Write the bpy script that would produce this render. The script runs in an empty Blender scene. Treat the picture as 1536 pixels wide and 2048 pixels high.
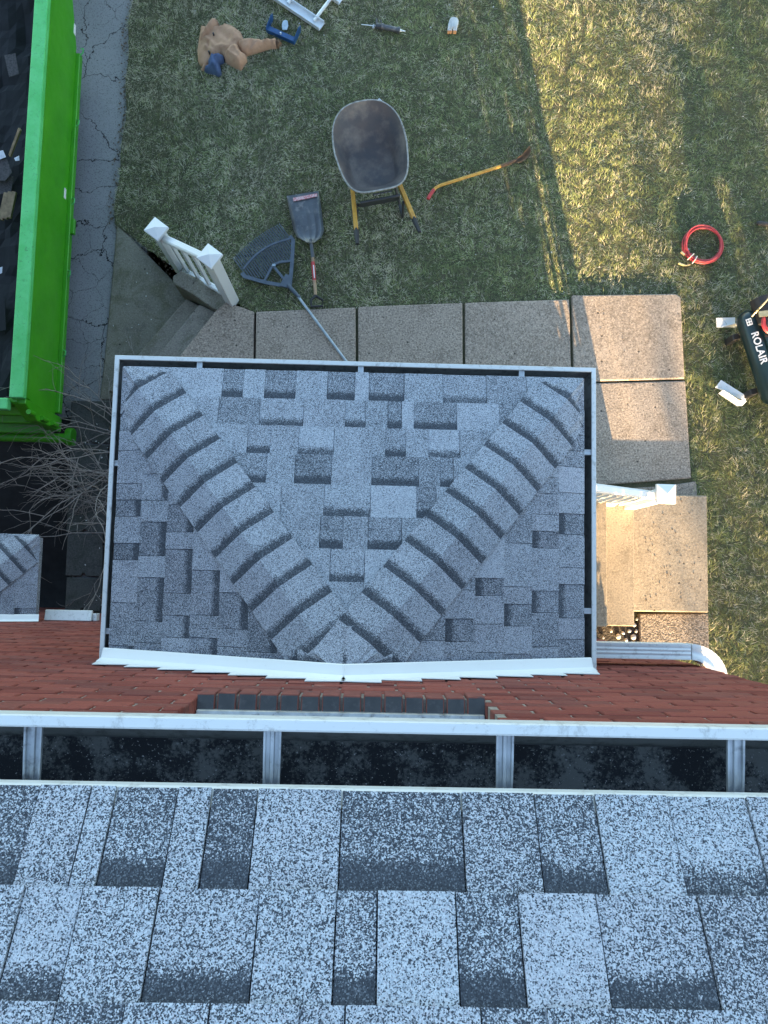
import bpy, bmesh, math, random
import numpy as np
from mathutils import Vector, Matrix, noise, geometry
random.seed(7)
rnd = random.Random(11)
S = bpy.context.scene
COL = S.collection

# ------------------------------------------------------------------ camera
F_PX, NADIR, ROLL, CAM_H = 1538.0, (740.0, 1154.0), math.radians(1.25), 7.0
_Z = -Vector((NADIR[0]-768, -(NADIR[1]-1024), -F_PX)).normalized()
_X = Vector((math.cos(ROLL), -math.sin(ROLL), 0)); _X = (_X - _Z*_X.dot(_Z)).normalized()
_Y = _Z.cross(_X)
ROT = Matrix((_X, _Y, _Z))                       # camera axes -> world
EYE = Vector((0, 0, CAM_H))
cam_data = bpy.data.cameras.new('camera')
cam_data.sensor_fit = 'VERTICAL'; cam_data.sensor_height = 36.0
cam_data.lens = F_PX/2048*36.0
cam_data.clip_start = 0.05; cam_data.clip_end = 4000
cam = bpy.data.objects.new('camera', cam_data); COL.objects.link(cam)
cam.matrix_world = Matrix.Translation(EYE) @ ROT.to_4x4()
S.camera = cam

# ------------------------------------------------------------------ light
SUN_EL = math.radians(9.6)
SUN_AZ = Vector((0.205, -1.0, 0)).normalized()   # horizontal direction towards the sun
w = bpy.data.worlds.new('World'); S.world = w; w.use_nodes = True
nt = w.node_tree; nt.nodes.clear()
sky = nt.nodes.new('ShaderNodeTexSky'); sky.sky_type = 'NISHITA'; sky.sun_disc = False
sky.sun_elevation = SUN_EL; sky.sun_rotation = math.atan2(SUN_AZ.x, SUN_AZ.y)
sky.air_density = 1.0; sky.dust_density = 1.0; sky.ozone_density = 1.0
bg = nt.nodes.new('ShaderNodeBackground'); bg.inputs['Strength'].default_value = 0.10
wo = nt.nodes.new('ShaderNodeOutputWorld')
nt.links.new(sky.outputs[0], bg.inputs[0]); nt.links.new(bg.outputs[0], wo.inputs[0])
sd = bpy.data.lights.new('sun', 'SUN'); sd.energy = 5.0; sd.angle = math.radians(0.53); sd.color = (1.0, 0.69, 0.36)
sun = bpy.data.objects.new('sun', sd); COL.objects.link(sun)
tosun = (SUN_AZ*math.cos(SUN_EL) + Vector((0, 0, math.sin(SUN_EL)))).normalized()
sun.rotation_euler = tosun.to_track_quat('Z', 'Y').to_euler(); sun.location = (6, -20, 12)
S.view_settings.view_transform = 'Standard'; S.view_settings.look = 'None'
S.view_settings.gamma = 1.0; S.view_settings.use_curve_mapping = False
S.view_settings.exposure = 3.1

# ------------------------------------------------------------------ geometry helpers
def ray(px, py): return ROT @ Vector((px-768, -(py-1024), -F_PX))
def P(px, py, z=0.0):
    r = ray(px, py); return EYE + r*((z-CAM_H)/r.z)
def P2(px, py, z=0.0):
    p = P(px, py, z); return (p.x, p.y)
def proj(p):
    c = ROT.transposed() @ (Vector(p)-EYE); return (768-F_PX*c.x/c.z, 1024+F_PX*c.y/c.z)
def sstep(a, b, x):
    t = max(0, min(1, (x-a)/(b-a))); return t*t*(3-2*t)
def lerp(a, b, t): return a+(b-a)*t
def tag(o, label=None, cat=None, group=None, kind=None):
    if label: o['label'] = label
    if cat: o['category'] = cat
    if group: o['group'] = group
    if kind: o['kind'] = kind
    return o
def thing(name, loc, label, cat, group=None, rot=(0, 0, 0)):
    o = bpy.data.objects.new(name, None); COL.objects.link(o)
    o.empty_display_size = 0.05; o.location = loc; o.rotation_euler = rot
    return tag(o, label, cat, group)
def link(name, me, parent=None, world=True):
    o = bpy.data.objects.new(name, me); COL.objects.link(o)
    if parent is not None:
        o.parent = parent
        if world:
            m = parent.matrix_basis.copy(); q = parent.parent
            if q is not None: m = q.matrix_basis @ parent.matrix_parent_inverse @ m
            o.matrix_parent_inverse = m.inverted()
    return o
def raw_mesh(name, vs, fs, mat):
    me = bpy.data.meshes.new(name); me.from_pydata([tuple(v) for v in vs], [], fs); me.materials.append(mat); return me

class MB:
    def __init__(s): s.v = []; s.f = []
    def add(s, vs, fs):
        b = len(s.v); s.v += [Vector(v) for v in vs]; s.f += [tuple(i+b for i in f) for f in fs]; return s
    def box(s, c, size, rot=None):
        x, y, z = (q/2 for q in size); c = Vector(c)
        vs = [Vector((i*x, j*y, k*z)) for k in (-1, 1) for j in (-1, 1) for i in (-1, 1)]
        if rot is not None: vs = [rot @ v for v in vs]
        return s.add([c+v for v in vs], [(0, 2, 3, 1), (4, 5, 7, 6), (0, 1, 5, 4), (2, 6, 7, 3), (0, 4, 6, 2), (1, 3, 7, 5)])
    def bb(s, a, b):
        return s.box([(a[i]+b[i])/2 for i in range(3)], [abs(b[i]-a[i]) for i in range(3)])
    def extr(s, poly, vec):
        n = len(poly); vec = Vector(vec); poly = [Vector(p) for p in poly]
        return s.add(poly+[p+vec for p in poly], [tuple(range(n))[::-1], tuple(range(n, 2*n))] + [(i, (i+1) % n, (i+1) % n+n, i+n) for i in range(n)])
    def prism(s, poly, z0, z1):
        return s.extr([(p[0], p[1], z0) for p in poly], (0, 0, z1-z0))
    def tube(s, pts, r, n=8, cap=True):
        pts = [Vector(p) for p in pts]; m = len(pts)
        rs = r if isinstance(r, (list, tuple)) else [r]*m
        up = Vector((0, 0, 1)); t0 = (pts[1]-pts[0]).normalized()
        if abs(t0.dot(up)) > .95: up = Vector((1, 0, 0))
        a = t0.cross(up).normalized(); vs = []
        for i, p in enumerate(pts):
            t = (pts[min(i+1, m-1)]-pts[max(i-1, 0)]).normalized()
            a = (a - t*a.dot(t)).normalized(); b = t.cross(a)
            for k in range(n):
                th = 2*math.pi*k/n; vs.append(p + (a*math.cos(th)+b*math.sin(th))*rs[i])
        fs = [(i*n+k, i*n+(k+1) % n, (i+1)*n+(k+1) % n, (i+1)*n+k) for i in range(m-1) for k in range(n)]
        if cap: fs += [tuple(range(n))[::-1], tuple(range((m-1)*n, m*n))]
        return s.add(vs, fs)
    def lathe(s, prof, n, M):
        vs = [M @ Vector((r*math.cos(2*math.pi*k/n), r*math.sin(2*math.pi*k/n), h)) for r, h in prof for k in range(n)]
        m = len(prof)
        fs = [(i*n+k, i*n+(k+1) % n, (i+1)*n+(k+1) % n, (i+1)*n+k) for i in range(m-1) for k in range(n)]
        fs += [tuple(range(n))[::-1], tuple(range((m-1)*n, m*n))]
        return s.add(vs, fs)
    def sweep(s, prof, frames, closed=True, caps=True):
        # prof: 2D points; frames: (origin, a, b) for each section
        n = len(prof); vs = [o + a*p[0] + b*p[1] for o, a, b in frames for p in prof]
        m = len(frames); rng = range(n) if closed else range(n-1)
        fs = [(i*n+k, i*n+(k+1) % n, (i+1)*n+(k+1) % n, (i+1)*n+k) for i in range(m-1) for k in rng]
        if closed and caps: fs += [tuple(range(n))[::-1], tuple(range((m-1)*n, m*n))]
        return s.add(vs, fs)
    def mesh(s, name, mat, bevel=0, seg=1, smooth=False, fix=True, ang=35):
        me = bpy.data.meshes.new(name)
        me.from_pydata([tuple(v) for v in s.v], [], s.f)
        if fix or bevel:
            bm = bmesh.new(); bm.from_mesh(me)
            if bevel:
                es = [e for e in bm.edges if len(e.link_faces) == 2 and e.calc_face_angle(0) > .5]
                bmesh.ops.bevel(bm, geom=es, offset=bevel, segments=seg, affect='EDGES', profile=.5, clamp_overlap=True)
            bmesh.ops.recalc_face_normals(bm, faces=bm.faces[:])
            bm.to_mesh(me); bm.free()
        me.materials.append(mat)
        if smooth:
            me.polygons.foreach_set('use_smooth', [True]*len(me.polygons))
            me.set_sharp_from_angle(angle=math.radians(ang))
        return me
    def build(s, name, mat, parent=None, bevel=0, seg=1, smooth=False, fix=True, world=True, ang=35):
        return link(name, s.mesh(name, mat, bevel, seg, smooth, fix, ang), parent, world)

def clip(poly, a, b, c):
    out = []
    for i in range(len(poly)):
        p, q = poly[i], poly[(i+1) % len(poly)]
        dp, dq = a*p[0]+b*p[1]-c, a*q[0]+b*q[1]-c
        if dp <= 0: out.append(p)
        if dp*dq < 0:
            t = dp/(dp-dq); out.append((p[0]+(q[0]-p[0])*t, p[1]+(q[1]-p[1])*t))
    return out
def arc(c, r, a0, a1, n, z=None):
    pts = []
    for i in range(n+1):
        a = math.radians(lerp(a0, a1, i/n)); pts.append((c[0]+r*math.cos(a), c[1]+r*math.sin(a)) + (() if z is None else (z,)))
    return pts

# ------------------------------------------------------------------ materials
class NT:
    def __init__(s, name):
        s.m = bpy.data.materials.new(name); s.m.use_nodes = True; s.t = s.m.node_tree
        s.b = s.t.nodes['Principled BSDF']; s.tc = s.t.nodes.new('ShaderNodeTexCoord')
    def n(s, typ, **kw):
        nd = s.t.nodes.new('ShaderNode'+typ)
        for k, v in kw.items():
            if k in nd.inputs: nd.inputs[k].default_value = v
            else: setattr(nd, k, v)
        return nd
    def l(s, a, b): s.t.links.new(a, b); return s
    def noise(s, scale, detail=3, rough=.55, dist=0, vec=None, stretch=None):
        nd = s.n('TexNoise', Scale=scale, Detail=detail, Roughness=rough, Distortion=dist)
        src = vec or s.tc.outputs['Object']
        if stretch:
            mp = s.n('Mapping'); mp.inputs['Scale'].default_value = stretch; s.l(src, mp.inputs[0]); src = mp.outputs[0]
        s.l(src, nd.inputs['Vector']); return nd.outputs[0]
    def ramp(s, src, stops):
        r = s.n('ValToRGB'); el = r.color_ramp.elements
        while len(el) < len(stops): el.new(.5)
        for e, (p, c) in zip(el, stops):
            e.position = p; e.color = (c, c, c, 1) if isinstance(c, (int, float)) else (*c, 1)
        s.l(src, r.inputs[0]); return r.outputs[0]
    def math(s, op, a, b=None, c=None, clamp=False):
        nd = s.n('Math', operation=op, use_clamp=clamp)
        for i, x in enumerate((a, b, c)):
            if x is None: continue
            if isinstance(x, (int, float)): nd.inputs[i].default_value = x
            else: s.l(x, nd.inputs[i])
        return nd.outputs[0]
    def mix(s, f, a, b, mode='MIX'):
        nd = s.n('Mix', data_type='RGBA', blend_type=mode)
        for i, x in ((0, f), (6, a), (7, b)):
            if isinstance(x, (int, float)): nd.inputs[i].default_value = x
            elif isinstance(x, tuple): nd.inputs[i].default_value = (*x, 1)
            else: s.l(x, nd.inputs[i])
        return nd.outputs[2]
    def out(s, col, rough=.7, metal=0, bump=None, bstr=.3, bdist=.005, spec=.5):
        if isinstance(col, tuple): s.b.inputs['Base Color'].default_value = (*col, 1)
        else: s.l(col, s.b.inputs['Base Color'])
        if isinstance(rough, (int, float)): s.b.inputs['Roughness'].default_value = rough
        else: s.l(rough, s.b.inputs['Roughness'])
        s.b.inputs['Metallic'].default_value = metal
        s.b.inputs['Specular IOR Level'].default_value = spec
        if bump is not None:
            bn = s.n('Bump', Strength=bstr, Distance=bdist); s.l(bump, bn.inputs['Height']); s.l(bn.outputs[0], s.b.inputs['Normal'])
        return s.m

def simple(name, c1, c2=None, scale=20, rough=.6, metal=0, bstr=.15, bscale=60, lo=.35, hi=.65, spec=.5, dirt=None, dscale=8, dlo=.55, dhi=.75, bdist=.003):
    k = NT(name); c2 = c2 or tuple(x*.75 for x in c1)
    f = k.ramp(k.noise(scale, 5), [(lo, 0.0), (hi, 1.0)])
    col = k.mix(f, c1, c2)
    if dirt: col = k.mix(k.ramp(k.noise(dscale, 6, .65), [(dlo, 0.0), (dhi, 1.0)]), col, dirt)
    return k.out(col, rough, metal, k.noise(bscale, 3), bstr, bdist, spec)

def make_shingle():
    k = NT('shingle_granules')
    oi = k.n('ObjectInfo'); sep = k.n('SeparateColor'); k.l(oi.outputs['Color'], sep.inputs[0])
    uv = k.n('SeparateXYZ'); k.l(k.tc.outputs['UV'], uv.inputs[0])
    vo = k.n('TexVoronoi', Scale=560.0, feature='F1'); k.l(k.tc.outputs['Object'], vo.inputs['Vector'])
    ch = k.n('SeparateColor'); k.l(vo.outputs['Color'], ch.inputs[0])
    n2 = k.noise(330, 2, .55); n3 = k.noise(9, 3); n4 = k.noise(120, 4, .7)
    wob = k.math('MULTIPLY', k.math('SUBTRACT', k.noise(40, 3), .5), .20)
    v = k.math('ADD', uv.outputs[1], wob)
    band = k.math('MULTIPLY', k.math('MULTIPLY', k.math('SUBTRACT', v, .66), 5.5, clamp=True), sep.outputs[1], clamp=True)
    tone = k.math('ADD', k.math('MULTIPLY_ADD', sep.outputs[0], .45, .265), k.math('MULTIPLY', k.math('SUBTRACT', n3, .5), .20))
    share = k.math('SUBTRACT', tone, k.math('MULTIPLY', band, .36))      # share of pale granules
    val = k.math('ADD', k.math('MULTIPLY', ch.outputs[0], .55), k.math('ADD', k.math('MULTIPLY', n2, .55), k.math('MULTIPLY', k.math('SUBTRACT', n4, .5), .5)))
    fac = k.math('MULTIPLY', k.math('SUBTRACT', k.math('ADD', share, -.02), k.math('SUBTRACT', val, .08)), 6.5, clamp=True)
    pale = k.ramp(ch.outputs[1], [(0, (.27, .315, .375)), (.35, (.37, .425, .495)), (.7, (.49, .545, .61)), (1, (.33, .335, .39))])
    pale = k.mix(k.math('MULTIPLY', sep.outputs[2], .35), pale, (.37, .36, .42))
    dark = k.ramp(ch.outputs[2], [(0, (.026, .032, .043)), (.75, (.054, .065, .083)), (1, (.14, .165, .20))])
    col = k.mix(fac, dark, pale)
    return k.out(col, .93, 0, vo.outputs['Distance'], -.5, .003, .25)

def make_concrete(name, c1, c2, speck=.95, lichen=None):
    k = NT(name)
    big = k.ramp(k.noise(2.2, 5, .6), [(.35, 0.0), (.68, 1.0)])
    col = k.mix(big, c1, c2)
    col = k.mix(k.ramp(k.noise(9, 6, .7), [(.52, 0.0), (.72, .75)]), col, tuple(x*.62 for x in c2))
    if lichen: col = k.mix(k.ramp(k.noise(4, 5, .7, .5), [(.5, 0.0), (.62, .8)]), col, lichen)
    g = k.noise(62, 4, .85)
    col = k.mix(k.ramp(g, [(.37, speck), (.48, 0.0)]), col, tuple(x*.35 for x in c2))
    col = k.mix(k.ramp(g, [(.54, 0.0), (.66, speck)]), col, tuple(min(.75, x*1.7) for x in c1))
    pit = k.n('TexVoronoi', Scale=7.0, feature='F1'); k.l(k.tc.outputs['Object'], pit.inputs['Vector'])
    pits = k.ramp(pit.outputs['Distance'], [(.05, .85), (.085, 0.0)])
    col = k.mix(pits, col, (.035, .03, .026))
    hgt = k.math('SUBTRACT', g, k.math('MULTIPLY', pits, .6))
    return k.out(col, .92, 0, hgt, .5, .006, .3)

def make_asphalt():
    k = NT('asphalt')
    col = k.mix(k.ramp(k.noise(1.3, 5), [(.3, 0.0), (.7, 1.0)]), (.21, .215, .222), (.28, .283, .288))
    g = k.noise(75, 4, .8)
    col = k.mix(k.ramp(g, [(.34, .85), (.47, 0.0)]), col, (.05, .052, .056))
    col = k.mix(k.ramp(g, [(.58, 0.0), (.72, .6)]), col, (.24, .24, .24))
    def cracks(scale, dist, width, seed):
        mp = k.n('Mapping'); mp.inputs['Location'].default_value = (seed, seed*2, 0); k.l(k.tc.outputs['Object'], mp.inputs[0])
        nz = k.n('TexNoise', Scale=3.5, Detail=5.0, Roughness=.65); k.l(mp.outputs[0], nz.inputs['Vector'])
        ad = k.n('VectorMath', operation='SCALE'); ad.inputs[3].default_value = dist
        sb = k.n('VectorMath', operation='SUBTRACT'); k.l(nz.outputs[1], sb.inputs[0]); sb.inputs[1].default_value = (.5, .5, .5)
        k.l(sb.outputs[0], ad.inputs[0])
        pl = k.n('VectorMath', operation='ADD'); k.l(mp.outputs[0], pl.inputs[0]); k.l(ad.outputs[0], pl.inputs[1])
        vo = k.n('TexVoronoi', Scale=scale, feature='DISTANCE_TO_EDGE'); vo.voronoi_dimensions = '2D'; k.l(pl.outputs[0], vo.inputs['Vector'])
        wv = k.math('MULTIPLY', k.noise(1.6, 3), width)
        return k.math('SUBTRACT', 1.0, k.math('DIVIDE', vo.outputs['Distance'], wv), clamp=True)
    c1 = k.ramp(cracks(1.7, .36, .019, 3.1), [(.0, 0.0), (.45, 1.0)])
    c2 = k.math('MULTIPLY', k.ramp(cracks(3.4, .2, .022, 9.3), [(.15, 0.0), (.6, .85)]), k.ramp(k.noise(.9, 2), [(.42, 0.0), (.55, 1.0)]))
    c = k.math('MAXIMUM', c1, c2)
    col = k.mix(c, col, (.012, .012, .014))
    return k.out(col, .9, 0, k.math('SUBTRACT', g, k.math('MULTIPLY', c, 1.2)), .5, .008, .35)

def make_brick(name, darkf=1.0):
    k = NT(name); oi = k.n('ObjectInfo'); at = k.n('Attribute', attribute_name='tone')
    r = k.math('FRACT', k.math('ADD', oi.outputs['Random'], at.outputs['Fac']))
    col = k.ramp(r, [(0, (.14, .036, .029)), (.3, (.21, .055, .042)), (.6, (.26, .073, .055)), (.85, (.20, .068, .055)), (1, (.155, .047, .040))])
    g = k.noise(70, 5, .7)
    col = k.mix(k.ramp(g, [(.3, .6), (.5, 0.0)]), col, (.10, .035, .028))
    col = k.mix(k.ramp(k.noise(14, 5, .7), [(.58, 0.0), (.8, .5)]), col, (.42, .30, .25))
    return k.out(col, .85, 0, g, .35, .004, .3)

def make_brickwall():
    k = NT('brickwork'); b = k.n('TexBrick', Scale=1.0)
    b.inputs['Color1'].default_value = (.24, .07, .05, 1); b.inputs['Color2'].default_value = (.33, .10, .07, 1); b.inputs['Mortar'].default_value = (.35, .32, .28, 1)
    b.inputs['Mortar Size'].default_value = .005; b.inputs['Brick Width'].default_value = .203; b.inputs['Row Height'].default_value = .0677
    s = k.n('SeparateXYZ'); k.l(k.tc.outputs['Object'], s.inputs[0]); c = k.n('CombineXYZ')
    k.l(k.math('ADD', s.outputs[0], s.outputs[1]), c.inputs[0]); k.l(s.outputs[2], c.inputs[1]); k.l(c.outputs[0], b.inputs['Vector'])
    return k.out(b.outputs[0], .88, 0, b.outputs[1], -.3, .005)

def make_grass():
    k = NT('grass_blade'); at = k.n('Attribute', attribute_name='blade_colour')
    k.l(at.outputs['Color'], k.b.inputs['Base Color']); k.b.inputs['Roughness'].default_value = .6
    k.b.inputs['Specular IOR Level'].default_value = .25
    tr = k.n('BsdfTranslucent'); k.l(at.outputs['Color'], tr.inputs[0])
    mx = k.n('MixShader'); mx.inputs[0].default_value = .3
    o = k.t.nodes['Material Output']; k.l(k.b.outputs[0], mx.inputs[1]); k.l(tr.outputs[0], mx.inputs[2]); k.l(mx.outputs[0], o.inputs[0])
    return k.m

def make_sod():
    k = NT('sod'); col = k.mix(k.ramp(k.noise(14, 6, .7), [(.35, 0.0), (.65, 1.0)]), (.05, .062, .030), (.11, .10, .062))
    col = k.mix(k.ramp(k.noise(90, 4, .7), [(.55, 0.0), (.75, .8)]), col, (.20, .18, .12))
    col = k.mix(k.ramp(k.noise(60, 3, .7), [(.3, .9), (.45, 0.0)]), col, (.018, .022, .012))
    return k.out(col, .95, 0, k.noise(80, 4, .7), .8, .02, .2)

def make_green(name='dumpster_paint', scratch=.35):
    k = NT(name)
    col = k.mix(k.ramp(k.noise(3, 4), [(.35, 0.0), (.7, 1.0)]), (.036, .27, .004), (.055, .32, .008))
    sc = k.noise(16, 7, .8, 1.5, stretch=(1, .18, .6))
    col = k.mix(k.ramp(k.noise(1.6, 6, .7), [(.45, 0.0), (.75, .45)]), col, (.030, .19, .010))
    col = k.mix(k.ramp(sc, [(.58, 0.0), (.70, scratch)]), col, (.012, .12, .012))
    col = k.mix(k.ramp(k.noise(24, 6, .85), [(.63, 0.0), (.69, 1.6*scratch)]), col, (.10, .07, .05))
    return k.out(col, k.ramp(k.noise(12, 4), [(.3, .32), (.7, .5)]), 0, k.noise(7, 3), .12, .02)

def make_rim():
    k = NT('dumpster_rim_sky_tint')
    col = k.mix(k.ramp(k.noise(5, 5, .65), [(.35, 0.0), (.65, 1.0)]), (.060, .42, .10), (.10, .50, .16))  # lighter mint than the walls: reflected sky is put into the rim colour
    col = k.mix(k.ramp(k.noise(30, 6, .75, .6), [(.56, 0.0), (.68, .7)]), col, (.04, .24, .07))
    col = k.mix(k.ramp(k.noise(16, 6, .85, 2), [(.60, 0.0), (.65, .9)]), col, (.02, .035, .03))
    return k.out(col, .55, 0, k.noise(40, 4), .2, .004)

def make_gutter_grit():
    k = NT('gutter_grit')
    a = k.math('ADD', k.noise(10, 8, .72, 0), k.math('MULTIPLY', k.math('SUBTRACT', k.noise(170, 3, .7), .5), .34)); col = k.mix(k.ramp(a, [(.47, 0.0), (.57, 1.0)]), (.014, .016, .020), (.120, .125, .122))
    sp = k.noise(300, 2, .5); col = k.mix(k.ramp(sp, [(.66, 0.0), (.72, .85)]), col, (.42, .43, .44))
    return k.out(col, .95, 0, k.noise(90, 5, .7), .6, .006)

def make_trough():
    k = NT('gutter_inside')
    col = k.mix(k.ramp(k.noise(7, 5, .6, stretch=(.3, 1, 2)), [(.3, 0.0), (.7, 1.0)]), (.12, .125, .12), (.20, .21, .205))
    col = k.mix(k.ramp(k.noise(40, 5, .7), [(.5, 0.0), (.7, .8)]), col, (.045, .045, .042))
    return k.out(col, .6, 0, k.noise(30, 3), .1, .003)

def make_white(name, base=(.64, .67, .675), grime=(.22, .22, .21), amount=.7, lo=.53):
    k = NT(name)
    col = k.mix(k.ramp(k.noise(3, 4), [(.3, 0.0), (.7, .35)]), base, tuple(x*.86 for x in base))
    col = k.mix(k.ramp(k.noise(24, 7, .78, .3), [(lo, 0.0), (lo+.16, amount)]), col, grime)
    return k.out(col, .42, 0, k.noise(15, 3), .05, .003)

M = {
 'shingle': make_shingle(), 'brick': make_brick('brick_clay'), 'brickwall': make_brickwall(),
 'mortar': simple('mortar', (.32, .29, .255), (.21, .19, .17), 60, .95, bstr=.5, bscale=120),
 'concrete': make_concrete('concrete', (.32, .265, .212), (.25, .205, .162)),
 'concrete_warm': make_concrete('concrete_steps', (.29, .245, .185), (.235, .195, .145), .6),
 'concrete_old': make_concrete('concrete_weathered', (.21, .195, .155), (.155, .145, .118), .5, (.115, .112, .07)),
 'concrete_side': make_concrete('concrete_side_steps', (.27, .245, .20), (.20, .18, .15), .5, (.14, .135, .095)),
 'paver': make_concrete('concrete_paver', (.085, .085, .078), (.058, .06, .058), .5, (.045, .05, .04)),
 'aggregate': simple('exposed_aggregate', (.30, .25, .20), (.08, .065, .05), 75, .9, bstr=1, bscale=75, lo=.4, hi=.6, bdist=.012),
 'asphalt': make_asphalt(),
 'ramp': simple('ramp_asphalt', (.022, .024, .026), (.012, .013, .014), 8, .85, bstr=.5, bscale=120),
 'soil': simple('soil', (.05, .042, .034), (.022, .019, .016), 30, .95, bstr=1, bscale=50, bdist=.02),
 'sod': make_sod(), 'grass': make_grass(),
 'green': make_green(), 'rim': make_rim(), 'green_dark': make_green('dumpster_gate_paint', .6),
 'grit': make_gutter_grit(), 'trough': make_trough(),
 'white': make_white('white_aluminium'), 'vinyl': make_white('white_vinyl', (.66, .68, .68), (.40, .38, .33), .45, .60),
 'flash': make_white('flashing_white', (.72, .75, .76), (.45, .45, .44), .45, .60),
 'galv': simple('galvanised', (.46, .49, .51), (.32, .34, .36), 25, .42, .6, dirt=(.14, .14, .14), dscale=30, dlo=.55, dhi=.72),
 'alu': simple('aluminium', (.66, .70, .72), (.54, .58, .60), 15, .38, .35),
 'tray': simple('worn_black_tray', (.058, .056, .060), (.095, .075, .066), 6, .62, bstr=.25, bscale=25, dirt=(.20, .165, .135), dscale=4.5, dlo=.46, dhi=.72),
 'trayrim': simple('worn_tray_rim', (.34, .34, .32), (.18, .18, .17), 30, .5, .4),
 'wood_yellow': simple('yellow_wood', (.56, .31, .045), (.44, .21, .03), 30, .5, dirt=(.16, .09, .03), dscale=35, dlo=.6, dhi=.75),
 'black': simple('black_rubber', (.022, .022, .024), (.014, .014, .015), 20, .6),
 'darksteel': simple('dark_steel', (.05, .055, .062), (.035, .038, .042), 20, .5, .3),
 'scoop': simple('shovel_steel', (.105, .115, .125), (.065, .07, .08), 8, .42, .5, dirt=(.22, .21, .20), dscale=14, dlo=.52, dhi=.7),
 'rake': simple('rake_plastic', (.075, .098, .125), (.055, .074, .098), 20, .5),
 'rakepole': simple('rake_pole', (.36, .43, .48), (.27, .32, .37), 18, .38, .5),
 'ash': simple('ash_wood', (.36, .25, .15), (.26, .17, .10), 40, .6),
 'red': simple('red_plastic', (.50, .045, .045), (.36, .03, .035), 20, .45),
 'decal': simple('faded_red_decal', (.50, .16, .17), (.60, .42, .42), 90, .6, lo=.42, hi=.55),
 'whiteprint': simple('white_print', (.75, .75, .74), (.68, .68, .66), 30, .5),
 'rust': simple('rusty_steel', (.19, .10, .045), (.09, .055, .035), 25, .75, .2, bstr=.5),
 'hose': simple('red_hose', (.50, .065, .070), (.40, .05, .055), 30, .42),
 'brass': simple('brass_fitting', (.62, .50, .28), (.5, .4, .2), 30, .35, .6),
 'tan': simple('tan_canvas', (.45, .27, .165), (.36, .205, .12), 12, .95, bstr=.5, bscale=160, dirt=(.25, .14, .085), dscale=9),
 'denim': simple('blue_knit', (.085, .125, .22), (.055, .085, .16), 25, .95, bstr=.5, bscale=120),
 'blue': simple('blue_steel', (.015, .075, .20), (.01, .05, .14), 18, .4),
 'paleblue': simple('pale_blue_plate', (.36, .45, .52), (.26, .34, .40), 20, .5),
 'palegrey': simple('pale_grey_cloth', (.52, .55, .54), (.40, .42, .42), 30, .8),
 'orange': simple('orange_tips', (.58, .27, .09), (.45, .19, .07), 30, .7),
 'tank': simple('dark_green_enamel', (.011, .028, .030), (.008, .022, .025), 5, .28),
 'yellow': simple('yellow_paint', (.72, .42, .02), (.6, .34, .02), 20, .45),
 'bark': simple('twig_bark', (.30, .26, .23), (.17, .145, .13), 40, .9),
 'trunk': simple('tree_bark', (.10, .085, .07), (.06, .05, .04), 14, .95, bstr=1, bscale=30),
 'leaf': simple('evergreen_leaf', (.045, .075, .03), (.03, .05, .02), 3, .7),
 'stone': simple('river_stone', (.42, .40, .37), (.25, .24, .22), 12, .8),
 'oldshingle': simple('torn_shingle', (.085, .075, .075), (.04, .037, .04), 60, .95, bstr=.6, bscale=150),
 'felt': simple('torn_felt', (.012, .013, .016), (.007, .008, .010), 6, .9, bstr=.4, bscale=12),
 'lumber': simple('scrap_lumber', (.27, .19, .11), (.16, .11, .065), 20, .85),
 'paper': simple('scrap_paper', (.62, .62, .66), (.48, .48, .54), 14, .9),
 'glass': simple('window_glass', (.02, .025, .03), (.015, .02, .025), 5, .05, spec=.9),
 'litter': simple('leaf_litter', (.15, .11, .075), (.07, .05, .035), 60, .95),
 'bits': simple('pale_bits', (.55, .56, .54), (.42, .42, .40), 60, .9),
 'clay': simple('sill_brick_clay', (.22, .07, .055), (.16, .05, .04), 40, .85, dirt=(.045, .05, .058), dscale=22, dlo=.58, dhi=.75),
 'silltop': simple('sooty_brick_top', (.040, .045, .055), (.055, .06, .07), 25, .75, dirt=(.10, .10, .11), dscale=30),
}

# ------------------------------------------------------------------ ground
LOW = -0.45
EDGE_Y = [-1600, 1.0, 2.30, 2.36, 2.56, 2.95, 3.44, 1600]; EDGE_X = [1.62, 1.62, 1.62, -1.0, -1.36, -1.97, 0, 0]
EDGE_X = [-.95, -.95, -.95, -1.02, -1.36, -1.97, -2.60, -2.60]
def lawn_edge(y):          # x of the lawn's left edge: driveway, then lower pad and steps
    if y < 3.44: return float(np.interp(y, EDGE_Y, EDGE_X))
    return -2.60 + .06*sstep(4.3, 6.2, y) + .022*math.sin(y*3.1) + .012*math.sin(y*9.7+1)
def lawn_z(x, y):
    t = sstep(0, 1, (-1.25-x)/1.25)
    return -.43*t*sstep(.5, 2.4, y)
def drive_z(x, y):
    return LOW-.02 - .85*sstep(1.7, -.4, y)*sstep(-2.86, -2.93, x)

g = MB().box((0, 0, -2.2), (3000, 3000, .4)).build('ground', M['sod']); tag(g, kind='structure')
def grid_sheet(name, xs, ys, zf, mat, xmap=None):
    vs = []; nx, ny = len(xs), len(ys)
    for y in ys:
        for x in xs:
            X = xmap(x, y) if xmap else x
            vs.append((X, y, zf(X, y)))
    fs = [(j*nx+i, j*nx+i+1, (j+1)*nx+i+1, (j+1)*nx+i) for j in range(ny-1) for i in range(nx-1)]
    o = link(name, raw_mesh(name, vs, fs, mat)); tag(o, kind='structure'); return o
lx = [0, .1, .25, .4, .6, .8, 1.0, 1.25, 1.5, 1.8, 2.2, 2.6, 3.2, 4, 5, 6, 7, 9, 14, 30, 200, 1500]
ly = [-1500, -200, -60, -30, -12, -6, -3, -1.5, -.8] + [-.4+.12*i for i in range(64)] + [7.6, 8.4, 10, 14, 22, 40, 200, 1500]
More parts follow.
